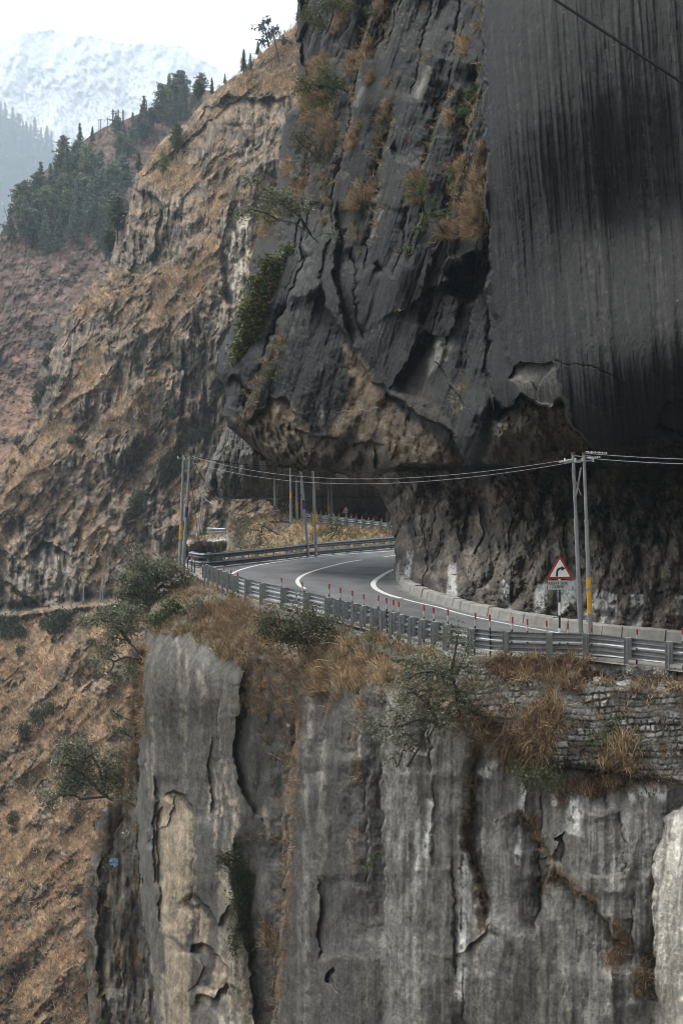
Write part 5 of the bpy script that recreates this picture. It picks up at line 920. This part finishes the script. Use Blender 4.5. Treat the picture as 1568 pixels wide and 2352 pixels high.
def sparse_pine(name, label, x0, ybase, ytop, d, crown, seed, nb=16, leafy=1):
    rng = np.random.RandomState(seed); P0 = W(x0+14, ybase, d); top = W(x0-10, ytop, d); o = empty(name, P0, label, 'tree', 'lone trees along the brown ridge')
    trs = [[P0, (P0*.6+top*.4)+[.2,0,0], top]]; tips = []
    for k in range(nb):
        f = rng.uniform(.3,.95); p = P0*(1-f)+top*f; a = rng.uniform(0,6.28); L = rng.uniform(.8,2.6)*(1.3-f); tips.append(p+[math.cos(a)*L, math.sin(a)*L*.7, rng.uniform(-.5,.4)])
    n0 = len(tips)
    for (bx,by,rx,ry) in crown:
        for k in range(12): v = rng.normal(0,.5,3); tips.append(W(bx,by,d)+v*np.array([rx,rx*.7,ry])*d/FO)
    tips = np.array(tips); nodes, par = skeleton(trs, tips, rng); obj('trunk', twig_mesh('trunk', nodes-P0, par, .035, .26, .45), M_BARK, o)
    V, F, c = leaves(tips[n0:]-P0, 9, .55, .22, [(.045,.06,.04),(.06,.075,.05)], rng); obj('crown', mesh_np('crown', V, F, c, False), M_NEEDLE, o)
sparse_pine('skyline_pine', 'tallest open-crowned pine standing on the skyline ridge', 612, 165, 38, 258, [(612,50,18,10),(600,66,20,9),(618,80,22,9),(604,96,16,6),(632,70,10,7)], 51, 10)
sparse_pine('bare_pine', 'nearly bare grey pine with drooping limbs on the skyline slope', 636, 205, 70, 250, [(655,95,12,7)], 52, 40)
sparse_pine('dead_pine', 'leafless grey trunk at the left edge below the pine stand', 18, 556, 470, 420, [(6,520,14,5),(4,556,12,5)], 53, 16)
# --- dark bushes on the brown hillside
def bush_proto(seed):
    rng = np.random.RandomState(seed); P = unit(rng.normal(0,1,(90,3)))*rng.uniform(.3,1,(90,1))**.5*np.array([1,.9,.75])*rng.uniform(.75,1.2,(90,1))+[0,0,.6]
    V, F, c = leaves(P, 10, .26, .15, [(.040,.052,.030),(.055,.065,.036),(.07,.075,.04)], rng); o = obj('hillside_bush', mesh_np('hillside_bush', V, F, c, False), M_LEAF); return o
bp_ = [bush_proto(s_) for s_ in (61,62,63)]; first = [True]*3
BL = [(318,1170,26),(330,1155,22),(300,1185,18),(398,1060,22),(410,1090,26),(385,1100,22),(380,1075,20),(45,1020,18),(55,1040,14),(170,1015,16),(320,860,16),(325,780,20),(330,800,18),(255,735,12),(400,960,12),(480,1000,22),(460,1010,20),(440,1015,16),(100,900,20),(90,930,18),(120,880,16),(110,840,14),(420,880,14),(418,910,14),(415,850,12),(395,1180,12),(215,1120,10),(25,1180,12),(30,1070,10),(455,770,12),(260,1180,12),(150,1430,22),(130,1450,26),(110,1440,22),(25,1440,26),(40,1460,22),(15,1465,16),(48,1500,14),(190,1540,10),(90,1660,22),(60,1690,18),(115,1640,16),(210,1530,18),(225,1560,14),(30,1890,16),(35,1910,14),(180,1890,12),(140,2060,10),(10,1740,10),(210,1480,12),(520,880,14),(455,990,12),(500,905,8),(370,1240,12),(395,1235,14)]
for k, (bx, by_, r) in enumerate(BL):
    j = k % 3; o = bp_[j] if first[j] else copy_tree(bp_[j]); first[j] = False; P = H.at(bx, by_); s = r*P[1]/FO; o.location = P-np.array([0,0,.15*s]); o.scale = (s*PR.uniform(.8,1.1), s, s*PR.uniform(.8,1.4)); o.rotation_euler = (0,0,PR.uniform(0,6))
    tag(o, 'dark green bush dotted on the dry brown hillside', 'bush', 'bushes on the brown hillside')
# ================================================================ THINGS ALONG THE ROAD
M_GALV = plain_mat('galvanised_steel', (.33,.34,.345), .4, .5, .3, 5); M_GALVD = plain_mat('weathered_steel', (.15,.16,.17), .55, .5, .4, 4); M_POST = plain_mat('post_steel', (.24,.25,.245), .65, 0, .35, 5)
M_POLE = plain_mat('pole_steel', (.30,.31,.32), .5, .4, .2, 3); M_YEL = plain_mat('yellow_paint', (.62,.33,.03), .6, 0, .2, 6); M_BLUE = plain_mat('blue_paint', (.03,.05,.14), .6, 0, .2, 6); M_RUSTY = plain_mat('rusty_iron', (.14,.075,.04), .8, .2, .4, 12)
M_RED = plain_mat('red_paint', (.36,.022,.025), .5, 0, .2, 8); M_WHITE = plain_mat('white_paint', (.84,.84,.83), .5, 0, .12, 6); M_BANDW = plain_mat('dusty_white_paint', (.46,.45,.43), .6, 0, .25, 8); M_BLACK = plain_mat('black_paint', (.022,.022,.024), .5, 0, .3, 8); M_GREYP = plain_mat('grey_plate', (.46,.46,.44), .6, 0, .12, 5)
M_WIRE = plain_mat('bare_wire', (.26,.26,.27), .6, 0, .1, 4); M_CABLE = plain_mat('black_cable', (.006,.006,.007), .9, 0, .2, 4); M_CABLE.node_tree.nodes['Principled BSDF'].inputs['Specular IOR Level'].default_value = .1; M_INS = plain_mat('pale_insulator', (.55,.55,.56), .4, .2, .15, 6)
def sweep(path, prof):
    """prof: (offset to the road side, height) closed outline swept along a ground path (n,3)"""
    p = np.asarray(path); tg = np.gradient(p, axis=0); tg[:,2] = 0; tg = unit(tg); nr = np.stack([tg[:,1], -tg[:,0], 0*tg[:,0]], 1); n = len(p); k = len(prof)
    V = np.stack([p+nr*o+np.array([0,0,h]) for o, h in prof], 1).reshape(-1,3); i = np.arange(n-1)[:,None]*k
    F = np.concatenate([i+[j, (j+1)%k, (j+1)%k+k, j+k] for j in range(k)]); return V, F
def wbeam(z0, side=1, h=.31):
    o = [(.00,0),(.02,.03),(.085,.07),(.085,.11),(.01,.145),(.01,.165),(.085,.20),(.085,.24),(.02,.28),(0,.31)]
    out = [(a*side, z0+b*h/.31) for a, b in o]; return out+[(a-.006*side, z) for a, z in out[::-1]]
def guardrail(label, path, spacing, mat, side, zs, post_at=None, seed=1):
    rng = random.Random(seed); p0 = path[0].copy(); o = empty('guardrail', p0, label, 'guardrail', None); path = path-p0
    s = np.concatenate([[0], np.cumsum(np.linalg.norm(path[1:]-path[:-1], axis=1))])
    at = lambda q: np.array([np.interp(q, s, path[:,k]) for k in range(3)])
    for z in zs:
        V, F = sweep(path, wbeam(z, side)); obj('rail', mesh_np('rail', V, F, None, False), mat, o)
    q = .2; k = 0; out = []
    while q < s[-1]-.1:
        a = at(q); b = at(min(q+.1, s[-1])); t = unit(b-a); n = np.array([t[1], -t[0], 0])*side; rz = math.atan2(t[1], t[0]); mb = MB(); L = rng.uniform(-.03,.03); c = a-n*.16
        mb.box(c+[0,0,.30+L], (.13,.012,1.05), rz); mb.box(c+t*.06-n*.035+[0,0,.30+L], (.012,.07,1.05), rz); mb.box(c-t*.06-n*.035+[0,0,.30+L], (.012,.07,1.05), rz)
        for z in zs: mb.box(a-n*.075+[0,0,z+.155], (.20,.13,.34), rz)
        mb.build('post', M_POST, o); k += 1; q += spacing(q/s[-1])*rng.uniform(.85,1.15)
    return o
pn = smooth_line(GP(rail[:17]), 190); pn[:,2] = ROAD
guardrail('long double steel guardrail seen from outside along the near edge of the bend', pn, lambda f: 1.4 if f < .36 else (.85 if f < .60 else (2.2 if f < .82 else 1.1)), M_GALV, 1, (.14,.50))
pf = smooth_line(GP([(436,1300),(470,1306),(550,1297),(640,1287),(720,1277),(810,1269),(895,1261),(985,1254)]), 90); pf[:,2] = ROAD
guardrail('dark double guardrail facing the carriageway on the far side of the bend', pf, lambda f: 1.6, M_GALVD, 1, (.06,.52), seed=2)
pg = smooth_line(GP([(985,1238),(900,1225.5),(830,1215),(760,1206),(715,1201),(690,1197.5)]), 60); pg[:,2] = ROAD
guardrail('distant pale guardrail above the dry grass of the spur', pg, lambda f: 1.9, M_GALV, 1, (.12,.50), seed=3)
pb = np.array([W(478,1230,191), W(500,1229,190), W(520,1228,189)]); pb[:,2] = pb[:,2].mean()+.15; pb[:,1] -= 1.2
guardrail('short piece of guardrail on top of the pale rock block', pb, lambda f: .75, M_GALV, 1, (.12,.50), seed=4)
# red, white and black marker posts
proto_m = empty('marker_post', (0,0,0), '', 'marker post'); mb = MB(); mb.tube([(0,0,-.3),(0,0,.74)], .030, 8); mb.build('shaft', M_BLACK, proto_m); mb = MB(); mb.tube([(0,0,.74),(0,0,.91)], .031, 8); mb.build('white_band', M_BANDW, proto_m); mb = MB(); mb.tube([(0,0,.91),(0,0,1.06)], .031, 8); mb.build('red_band', M_RED, proto_m); mb = MB(); mb.tube([(0,0,1.06),(0,0,1.085)], .037, 8); mb.build('cap', M_RED, proto_m)
mfirst = [True]
def marker(P, h, label, group):
    o = proto_m if mfirst[0] else copy_tree(proto_m); mfirst[0] = False; o.location = P; o.scale = (1,1,h/1.085); o.rotation_euler = (PR.normal(0,.02), PR.normal(0,.02), PR.uniform(0,6)); o['label'] = label; o['group'] = group
rr = np.array(rail[:18])
for x0, y0 in ((646,1327),(697,1337),(755,1341),(780,1351),(808,1357),(837,1365),(868,1368),(889,1373),(900,1378),(917,1382),(973,1390),(998,1395),(1028,1400),(1089,1408),(1126,1412),(1173,1417),(1211,1422),(1255,1425),(1303,1434),(1357,1442),(1461,1445),(1568,1443),(421,1281),(431,1279),(441,1275),(447,1285),(466,1290),(530,1310),(547,1315),(515,1302)):
    by0 = np.interp(x0, rr[::-1,0], rr[::-1,1])-2; P = GP([(x0,by0)])[0]; h = (YH-y0)/FO*P[1]-ROAD; marker(P, min(max(h, .8), 1.35), 'slim red, white and black marker post standing along the near guardrail', 'marker posts along the near guardrail')
ff = np.array([(436,1296),(470,1300),(550,1292),(640,1283),(720,1273),(810,1265),(895,1257),(985,1250)])
for x0, y0 in ((496,1264),(526,1260),(571,1253),(592,1250),(612,1247),(670,1238),(802,1228),(862,1222),(882,1219)):
    P = GP([(x0, np.interp(x0, ff[:,0], ff[:,1]))])[0]; h = (YH-y0)/FO*P[1]-ROAD; marker(P, min(max(h, .8), 1.4), 'slim red, white and black marker post behind the far dark guardrail', 'marker posts behind the far guardrail')
gg = np.array([(690,1196.5),(715,1200),(760,1205),(830,1214),(900,1224),(985,1237)])
for x0 in (697,706,716,728,738,748,756,768,780,796,806,818,830,846,858,876,895): P = GP([(x0, np.interp(x0, gg[:,0], gg[:,1]))])[0]; marker(P, 1.15, 'tiny red and white marker post along the distant pale guardrail', 'marker posts along the distant guardrail')
for x0, y0, d0 in ((650,1178,141),(656,1180,141),(664,1183,140),(672,1186,140),(682,1190,139)): marker(W(x0,y0,d0), 1.1, 'tiny red and white marker post on the crest left of the distant guardrail', 'marker posts on the spur crest')
# steel poles
def pole(label, base, top, d, r=.075, bands=(), group=None, fit=True, sections=3):
    P0 = W(base[0], base[1], d); T = W(top[0], top[1], d); o = empty('utility_pole', P0, label, 'pole', group); ax = T-P0
    mb = MB(); f = np.linspace(0, 1, sections+1)
    for i in range(sections): mb.tube([ax*(f[i]-(.06 if i == 0 else 0)), ax*f[i+1]], [r*(1-.17*i)]*2, 10)
    mb.build('shaft', M_POLE, o, True)
    for i in range(1, sections): mb = MB(); mb.tube([ax*(f[i]-.006), ax*(f[i]+.006)], r*(1-.17*(i-1))*1.16, 10); mb.build('collar', M_POST, o)
    mb = MB(); mb.tube([ax*.992, ax*1.004], r*.9, 10); mb.build('cap', M_RUSTY, o)
    for y0, y1, m in bands:
        a, b_ = [(base[1]-q)/(base[1]-top[1]) for q in (y1, y0)]; rr_ = r*(1-.17*min(int(a*sections), int(b_*sections)))*1.03; mb = MB(); mb.tube([ax*a, ax*b_], rr_, 10); mb.build('painted_band', m, o)
    if fit:
        mb = MB(); u = np.array([1,0,0.]); c = ax*.955
        mb.bar(c-u*.32+[0,-.05,0], c+u*.30+[0,-.05,.08], .05, .05); mb.bar(ax*.99+[0,-.04,0], ax*.985+[.32,-.06,-.02], .04, .04); mb.build('cross_arm', M_POST, o)
        for k in (-.3, .28):
            mb = MB(); mb.tube([c+u*k+[0,-.06,q] for q in (.02,.045,.05,.07,.075,.095,.10,.12,.14)], [.045,.045,.025,.04,.04,.022,.034,.03,.012], 8); mb.build('insulator', M_INS, o)
    return o
NB = 'pair of steel poles by the warning sign'
p1 = pole('left steel pole of the pair behind the warning sign, with cross bracing', (1335,1500), (1315,1041), 50.6, .085, (), NB)
p2 = pole('steel pole with orange band, right of its plain twin near the warning sign', (1357,1508), (1340,1041), 49.8, .08, ((1326,1410,M_YEL),), NB)
mb = MB(); o0 = np.array(p1.location)
def rel(x0, y0, d0=50.3): return W(x0, y0, d0)-o0
mb.bar(rel(1333,1074), rel(1322,1140), .05, .03); mb.bar(rel(1316,1090), rel(1333,1138), .05, .03); mb.bar(rel(1313,1076), rel(1318,1140), .04, .03); mb.bar(rel(1317,1106), rel(1330,1110), .05, .04); mb.build('cross_brace', M_GALV, p1)
mb = MB()
for a, b_ in (((1282,1062),(1312,1056)),((1344,1038),(1394,1041)),((1346,1052),(1378,1050))):
    for k in range(12):
        f0, f1 = k/12, (k+.6)/12; qa = rel(a[0]+(b_[0]-a[0])*f0, a[1]+(b_[1]-a[1])*f0); qb = rel(a[0]+(b_[0]-a[0])*f1, a[1]+(b_[1]-a[1])*f1); mb.tube([qa, qb], .035 if k % 2 else .02, 6)
mb.build('insulator_string', M_INS, p1)
NL = 'pair of steel poles at the tip of the bend'
pole('upright steel pole with orange band at the left tip of the bend', (413,1312), (422,1042), 84.5, .105, ((1206,1238,M_YEL),), NL)
pole('leaning steel pole with dark blue band at the left tip of the bend', (420,1312), (437,1044), 84, .105, ((1164,1188,M_BLUE),), NL)
NM = 'pair of steel poles behind the bend carriageway'
pole('leaning steel pole with dark blue band at the far edge of the carriageway', (708,1279), (687,1040), 93.5, .10, ((1149,1170,M_BLUE),), NM)
pole('upright steel pole with yellow band at the far edge of the carriageway', (726,1278), (717,1042), 93.8, .10, ((1180,1204,M_YEL),(1214,1221,M_YEL)), NM)
pole('plain thin pole under the lip on the left of the distant poles', (632,1176), (630,1030), 140, .11, (), 'distant poles along the road under the overhang', False)
pole('distant pole with yellow band standing left of the two close poles', (669,1208), (666,1030), 134, .12, ((1130,1145,M_YEL),), 'distant poles along the road under the overhang', False)
pole('distant yellow-banded pole just left of the blue-banded leaning pole', (683,1196), (680,1030), 138, .12, ((1154,1168,M_YEL),), 'distant poles along the road under the overhang', False)
pole('distant slightly leaning plain pole almost hidden by the blue-banded pole', (694,1197), (690,1030), 138, .11, ((1135,1144,M_BLUE),), 'distant poles along the road under the overhang', False)
pole('farthest pole with yellow band left of the distant warning sign', (756,1190), (752,1090), 141, .12, ((1160,1172,M_YEL),), 'distant poles along the road under the overhang')
pole('farthest plain pole beside its yellow-banded twin left of the distant sign', (763,1188), (759,1098), 142, .11, (), 'distant poles along the road under the overhang')
pole('very distant pole with yellow band on the hillside beside the pale rock block', (464,1219), (465,1130), 193, .12, ((1174,1184,M_YEL),), 'twin poles beside the pale rock block', False)
pole('very distant leaning pole touching its yellow-banded twin at the top', (457,1222), (467,1131), 192, .11, (), 'twin poles beside the pale rock block', False)
for x0, y0, y1, lab in ((192,1386,1353,'tiny pole on the lower hillside road, left of its neighbour'),(231,1381,1349,'tiny pole on the lower hillside road near the ledge tree'),(236,1380,1351,'tiny pole nearest the ledge tree on the lower hillside road')): pole(lab, (x0,y0), (x0+1,y1), 216, .12, (), 'tiny poles along the lower hillside road', False)
# wires
def wire(name, label, a, b_, sag, r, mat=M_WIRE, n=40, cat='wire', group='overhead wires'):
    a = np.asarray(a); b_ = np.asarray(b_); t = np.linspace(0, 1, n)[:,None]; P = a+(b_-a)*t; P[:,2] -= sag*4*(t[:,0]*(1-t[:,0])); mb = MB(); mb.tube(P-a, r, 6); o = mb.build(name, mat, None, True); o.location = a; tag(o, label, cat, group); return o
wire('power_line', 'upper pale wire sagging from the bend poles to the sign poles', W(440,1048,84), W(1312,1054,50.6), .95, .0075)
wire('power_line', 'lower pale wire sagging from the bend poles to the sign poles', W(440,1062,84), W(1312,1062,50.5), .95, .0075)
wire('power_line', 'upper wire running from the sign poles out to the right', W(1344,1041,49.8), W(2700,975,32), .45, .009)
wire('power_line', 'lower wire running from the sign poles out to the right', W(1344,1052,49.8), W(2700,985,32), .45, .009)
wire('power_line', 'thin dark wire from the bend poles back under the overhang', W(440,1047,84), W(690,1068,93.4), .25, .016, M_CABLE)
wire('power_line', 'thin wire looping from a distant pole down to the spur crest', W(760,1110,142), W(640,1170,141), .4, .02, M_WIRE)
wire('power_line', 'thin wire drooping across the face of the next overhang', W(447,1062,84), W(622,1110,112), 2.6, .018, M_CABLE)
wire('dangling_wire', 'loose dark wire dangling beside the leaning pole at the bend', W(438,1100,83.5), W(456,1240,83.3), -.1, .014, M_CABLE)
wire('power_line', 'short pale wire running right from the very distant twin poles', W(467,1140,193), W(500,1158,170), .3, .03)
wire('power_cable', 'thick black cable cutting across the top right corner', W(560,-466,26), W(2300,668,12), .0, .019, M_CABLE, group='heavy cable')
# warning signs
def text_mesh(body, size, w=None):
    cu = bpy.data.curves.new('lettering', 'FONT'); cu.body = body; cu.size = size; cu.align_x = 'CENTER'; cu.align_y = 'CENTER'; cu.extrude = .002; cu.space_line = .95; cu.offset = .0025*size/.1
    t_ = bpy.data.objects.new('lettering', cu); C.objects.link(t_); bpy.context.view_layer.update(); dg = bpy.context.evaluated_depsgraph_get(); me = bpy.data.meshes.new_from_object(t_.evaluated_get(dg)); bpy.data.objects.remove(t_); bpy.data.curves.remove(cu); return me
def round_tri(s, r, cz=0):
    h = s*.866; c = [(-s/2,-h/3),(s/2,-h/3),(0,2*h/3)]; out = []
    for i, (a, b_) in enumerate(c):
        L = math.hypot(a, b_); k = (L-2*r)/L; px, pz = a*k, b_*k; an = math.atan2(b_, a)
        for q in range(-3, 4): out.append((px+r*math.cos(an+q*math.pi/9), pz+cz+r*math.sin(an+q*math.pi/9)))
    return out
def tri_sign(name, label, P0, height, s, text, yaw, group=None, seen=True):
    o = empty(name, P0, label, 'road sign', group, yaw); tz = height-s*.577
    for k in range(6):
        mb = MB(); a, b_ = (tz-.2)*k/6, (tz-.2)*(k+1)/6 
        mb.tube([(0,0,a-(.3 if k == 0 else 0)), (0,0,b_)], .035*s/.9, 10); mb.build('post_band', M_BLACK if k % 2 == 0 else M_WHITE, o, True)
    mb = MB(); mb.tube([(0,0,tz-.2),(0,0,tz+.3*s)], .034*s/.9, 10); mb.build('post_band', M_BLACK, o, True)
    mb = MB(); mb.prism(round_tri(s, .03*s, tz), -.050, -.040); mb.build('border_plate', M_RED if seen else M_WHITE, o)
    mb = MB(); mb.prism(round_tri(s*(.74 if seen else .86), .02*s, tz), -.054, -.051); mb.build('white_panel', M_WHITE if seen else M_GALVD, o)
    if seen:
        q = s/.9; mb = MB(); path = [(-.11,-.18),(-.105,-.10)]+[(-.10+.125*(1-math.cos(t_)), -.045+.125*math.sin(t_)) for t_ in np.linspace(0, math.pi/2, 9)]+[(.06,.08)]
        L_, R_ = [], []
        for i, (a, b_) in enumerate(path):
            a0, b0 = path[max(i-1,0)]; a1, b1 = path[min(i+1,len(path)-1)]; l = math.hypot(a1-a0, b1-b0); nx_, nz_ = -(b1-b0)/l, (a1-a0)/l; L_.append((a+nx_*.034, b_+nz_*.034)); R_.append((a-nx_*.034, b_-nz_*.034))
        for i in range(len(path)-1): mb.prism([(p_[0]*q+.01, p_[1]*q+tz) for p_ in (R_[i], R_[i+1], L_[i+1], L_[i])], -.060, -.055)
        mb.prism([(p_[0]*q+.01, p_[1]*q+tz) for p_ in ((.04,-.005),(.17,.08),(.04,.165))], -.0605, -.0553); mb.build('arrow', M_BLACK, o)
    if text:
        pz = tz-s*.289-.20*s/.9; pw, ph = .66*s/.9, .30*s/.9; mb = MB(); mb.box((-.06,-.045,pz), (pw,.012,ph)); pl = mb.build('text_plate', M_GREYP, o)
        me = text_mesh(text, .125*s/.9); t_ = obj('lettering', me, M_BLACK, pl); t_.location = (-.06,-.0535,pz); t_.rotation_euler = (math.pi/2,0,0)
    return o
tri_sign('warning_sign', 'large red-bordered triangle sign with right-turn arrow over a RIGHT SIDE CURVE plate', W(1284,1502,50.2), (1502-1274)/FO*50.2, .93, 'RIGHT SIDE\nCURVE', math.radians(4))
tri_sign('warning_sign', 'small distant red triangle sign with arrow under the far overhang', W(794,1193,140), 1.28, .56, 'CURVE', math.radians(-3))
tri_sign('warning_sign', 'triangular sign seen from behind on the spur crest', W(631,1182,139), 1.05, .80, '', math.radians(25), None, False)
# rubble on the verge
rs = np.random.RandomState(77); pts = []
for poly, n in (([(1370,1535),(1660,1545),(1660,1566),(1420,1560)], 420), ([(810,1446),(880,1462),(872,1470),(806,1456)], 60), ([(480,1368),(540,1388),(530,1395),(470,1375)], 50)):
    Pq, Nq = sample_on(R_B, R_B.poly(poly, 3, .3), n, rs); pts.append(Pq)
pts = np.concatenate(pts); base_ = np.array([[1,0,0],[-1,0,0],[0,1,0],[0,-1,0],[0,0,1],[0,0,-1]], float); Ff = np.array([[0,2,4],[2,1,4],[1,3,4],[3,0,4],[2,0,5],[1,2,5],[3,1,5],[0,3,5]])
V = (pts[:,None]+base_[None]*(rs.uniform(.02,.085,(len(pts),1,1))*rs.uniform(.5,1.3,(len(pts),6,1)))).reshape(-1,3); F = (np.arange(len(pts))[:,None,None]*6+Ff[None]).reshape(-1,3)
tag(obj('rubble', mesh_np('rubble', V, F, np.repeat(rs.uniform(.10,.32,(len(pts),1))*np.array([[1,.98,.93]]), 6, 0), False), rock_mat('rubble_stone', .6, .3, 0, .9, 0)), kind='stuff')
# litter caught on the rock
def litter(name, label, P, s, col, seed):
    r_ = np.random.RandomState(seed); n = 7; u = np.linspace(-1, 1, n); a, b_ = np.meshgrid(u, u); V = np.stack([a*s*(1+.3*r_.normal(0,1,a.shape)*.4), .35*s*r_.normal(0,1,a.shape), b_*s*(.8+.25*r_.normal(0,1,a.shape))], -1)
    o = obj(name, mesh_np(name, V, grid_faces(n, n), None, False), plain_mat(name+'_film', col, .45, 0, .15, 8)); o.location = P; tag(o, label, 'litter')
litter('plastic_bag', 'crumpled pale blue plastic bag caught on the lower left buttress', R_L.at(266,1976)+np.array([0,-.4,0]), .22, (.30,.42,.62), 1)
litter('sacking', 'pale grey scrap of sheeting above the blue bag on the buttress', R_L.at(290,1914)+np.array([0,-.4,0]), .2, (.42,.42,.40), 2)
litter('plastic_scrap', 'tiny blue scrap hanging under the ledge tree at the top of the buttress', R_B.at(335,1440)+np.array([-.1,-.4,0]), .10, (.22,.32,.55), 3)
litter('wrapper', 'tiny pink wrapper in the brown brush under the warning sign', R_B.at(1300,1530)+np.array([0,-.6,.1]), .06, (.55,.22,.40), 4)
litter('paper_scrap', 'tiny white scrap in the brown gully below the guardrail', R_B.at(664,1660)+np.array([0,-.5,0]), .07, (.7,.7,.68), 5)
# transmission frames on the far ridge
def frame(label, posts, bars):
    P0 = W(posts[0][0], posts[0][2], 520); o = empty('pylon', P0, label, 'pylon', 'power line frames on the far ridge'); mb = MB()
    for x0, y0, y1 in posts: mb.tube([W(x0, y1+6, 520)-P0, W(x0, y0, 520)-P0], .13, 6)
    mb.build('mast', M_RUSTY, o); mb = MB()
    for x0, y0, x1, y1 in bars: mb.bar(W(x0,y0,520)-P0, W(x1,y1,520)-P0, .16, .16)
    mb.build('cross_arm', M_RUSTY, o)
frame('rust-brown three-post power frame on the far ridge', [(259,250,283),(262,252,283),(270,251,282),(273,252,282),(282,252,279),(285,253,279)], [(255,256,286,258),(255,261,268,260)])
frame('single dark power post left of the three-post frame on the far ridge', [(247,270,297)], [(241,273,263,276)])
frame('thin twin power posts lowest on the far ridge', [(228,274,306),(232,274,305)], [(224,276,236,275)])
frame('thin twin power posts behind the pine crown on the far ridge', [(333,230,258),(337,231,258)], [(331,232,341,232)])
# ================================================================ LIGHT, AIR, CAMERA
SUN_EL, SUN_AZ = math.radians(58), math.radians(305)   # compass angle, 0 = +Y, clockwise: high, behind and left of the camera
w = bpy.data.worlds.new('World'); SC.world = w; w.use_nodes = True; nt = w.node_tree
bg = nt.nodes['Background']; sky = nd(nt, 'ShaderNodeTexSky'); sky.sky_type = 'NISHITA'; sky.sun_disc = False
sky.sun_elevation = SUN_EL; sky.sun_rotation = SUN_AZ; sky.air_density = 1.0; sky.dust_density = 4.0; sky.ozone_density = 1.0; sky.altitude = 1800
hs = nd(nt, 'ShaderNodeHueSaturation'); hs.inputs['Saturation'].default_value = .10     # thin overcast: cloud takes most of the blue out
nt.links.new(sky.outputs[0], hs.inputs['Color']); wm = mixc(nt, 1.0, hs.outputs[0], (1,.965,.915), 'MULTIPLY'); nt.links.new(wm, bg.inputs['Color']); bg.inputs['Strength'].default_value = .15
sl = bpy.data.lights.new('sun', 'SUN'); sl.energy = 1.0; sl.angle = math.radians(14); sl.color = (1,.96,.9)
so = bpy.data.objects.new('sun', sl); C.objects.link(so)
from mathutils import Vector
dirv = Vector((math.sin(SUN_AZ)*math.cos(SUN_EL), math.cos(SUN_AZ)*math.cos(SUN_EL), math.sin(SUN_EL)))
so.rotation_euler = dirv.to_track_quat('Z', 'Y').to_euler()
# haze: one closed box of even air
HB = 1900
mb = MB(); mb.box((0,0,HB/2-345), (15600,15600,HB+710)); m = bpy.data.materials.new('haze_air'); m.use_nodes = True; nt = m.node_tree; nt.nodes.remove(nt.nodes['Principled BSDF'])
pv = nd(nt, 'ShaderNodeVolumePrincipled'); pv.inputs['Color'].default_value = (.66,.83,1,1); pv.inputs['Density'].default_value = HAZE; pv.inputs['Anisotropy'].default_value = .2
nt.links.new(pv.outputs[0], nt.nodes['Material Output'].inputs['Volume'])
hz = mb.build('haze', m); tag(hz, kind='stuff')
cam = bpy.data.cameras.new('camera'); co = bpy.data.objects.new('camera', cam); C.objects.link(co); SC.camera = co
co.location = (0,0,0); co.rotation_euler = (math.radians(90),0,0)
cam.sensor_fit = 'VERTICAL'; cam.sensor_height = 36; cam.lens = FO/2352*36; cam.shift_y = -(1176-YH)/2352; cam.clip_start = .1; cam.clip_end = 20000
SC.view_settings.view_transform = 'Standard'; SC.view_settings.look = 'None'; SC.view_settings.exposure = EXPO; SC.view_settings.gamma = 1
cy = SC.cycles; cy.use_denoising = True; cy.max_bounces = 6; cy.diffuse_bounces = 4; cy.glossy_bounces = 2; cy.transmission_bounces = 3; cy.transparent_max_bounces = 6; cy.volume_bounces = 0; cy.filter_width = 1.0; cy.use_adaptive_sampling = False
cy.sample_clamp_indirect = 6; cy.caustics_reflective = False; cy.caustics_refractive = False
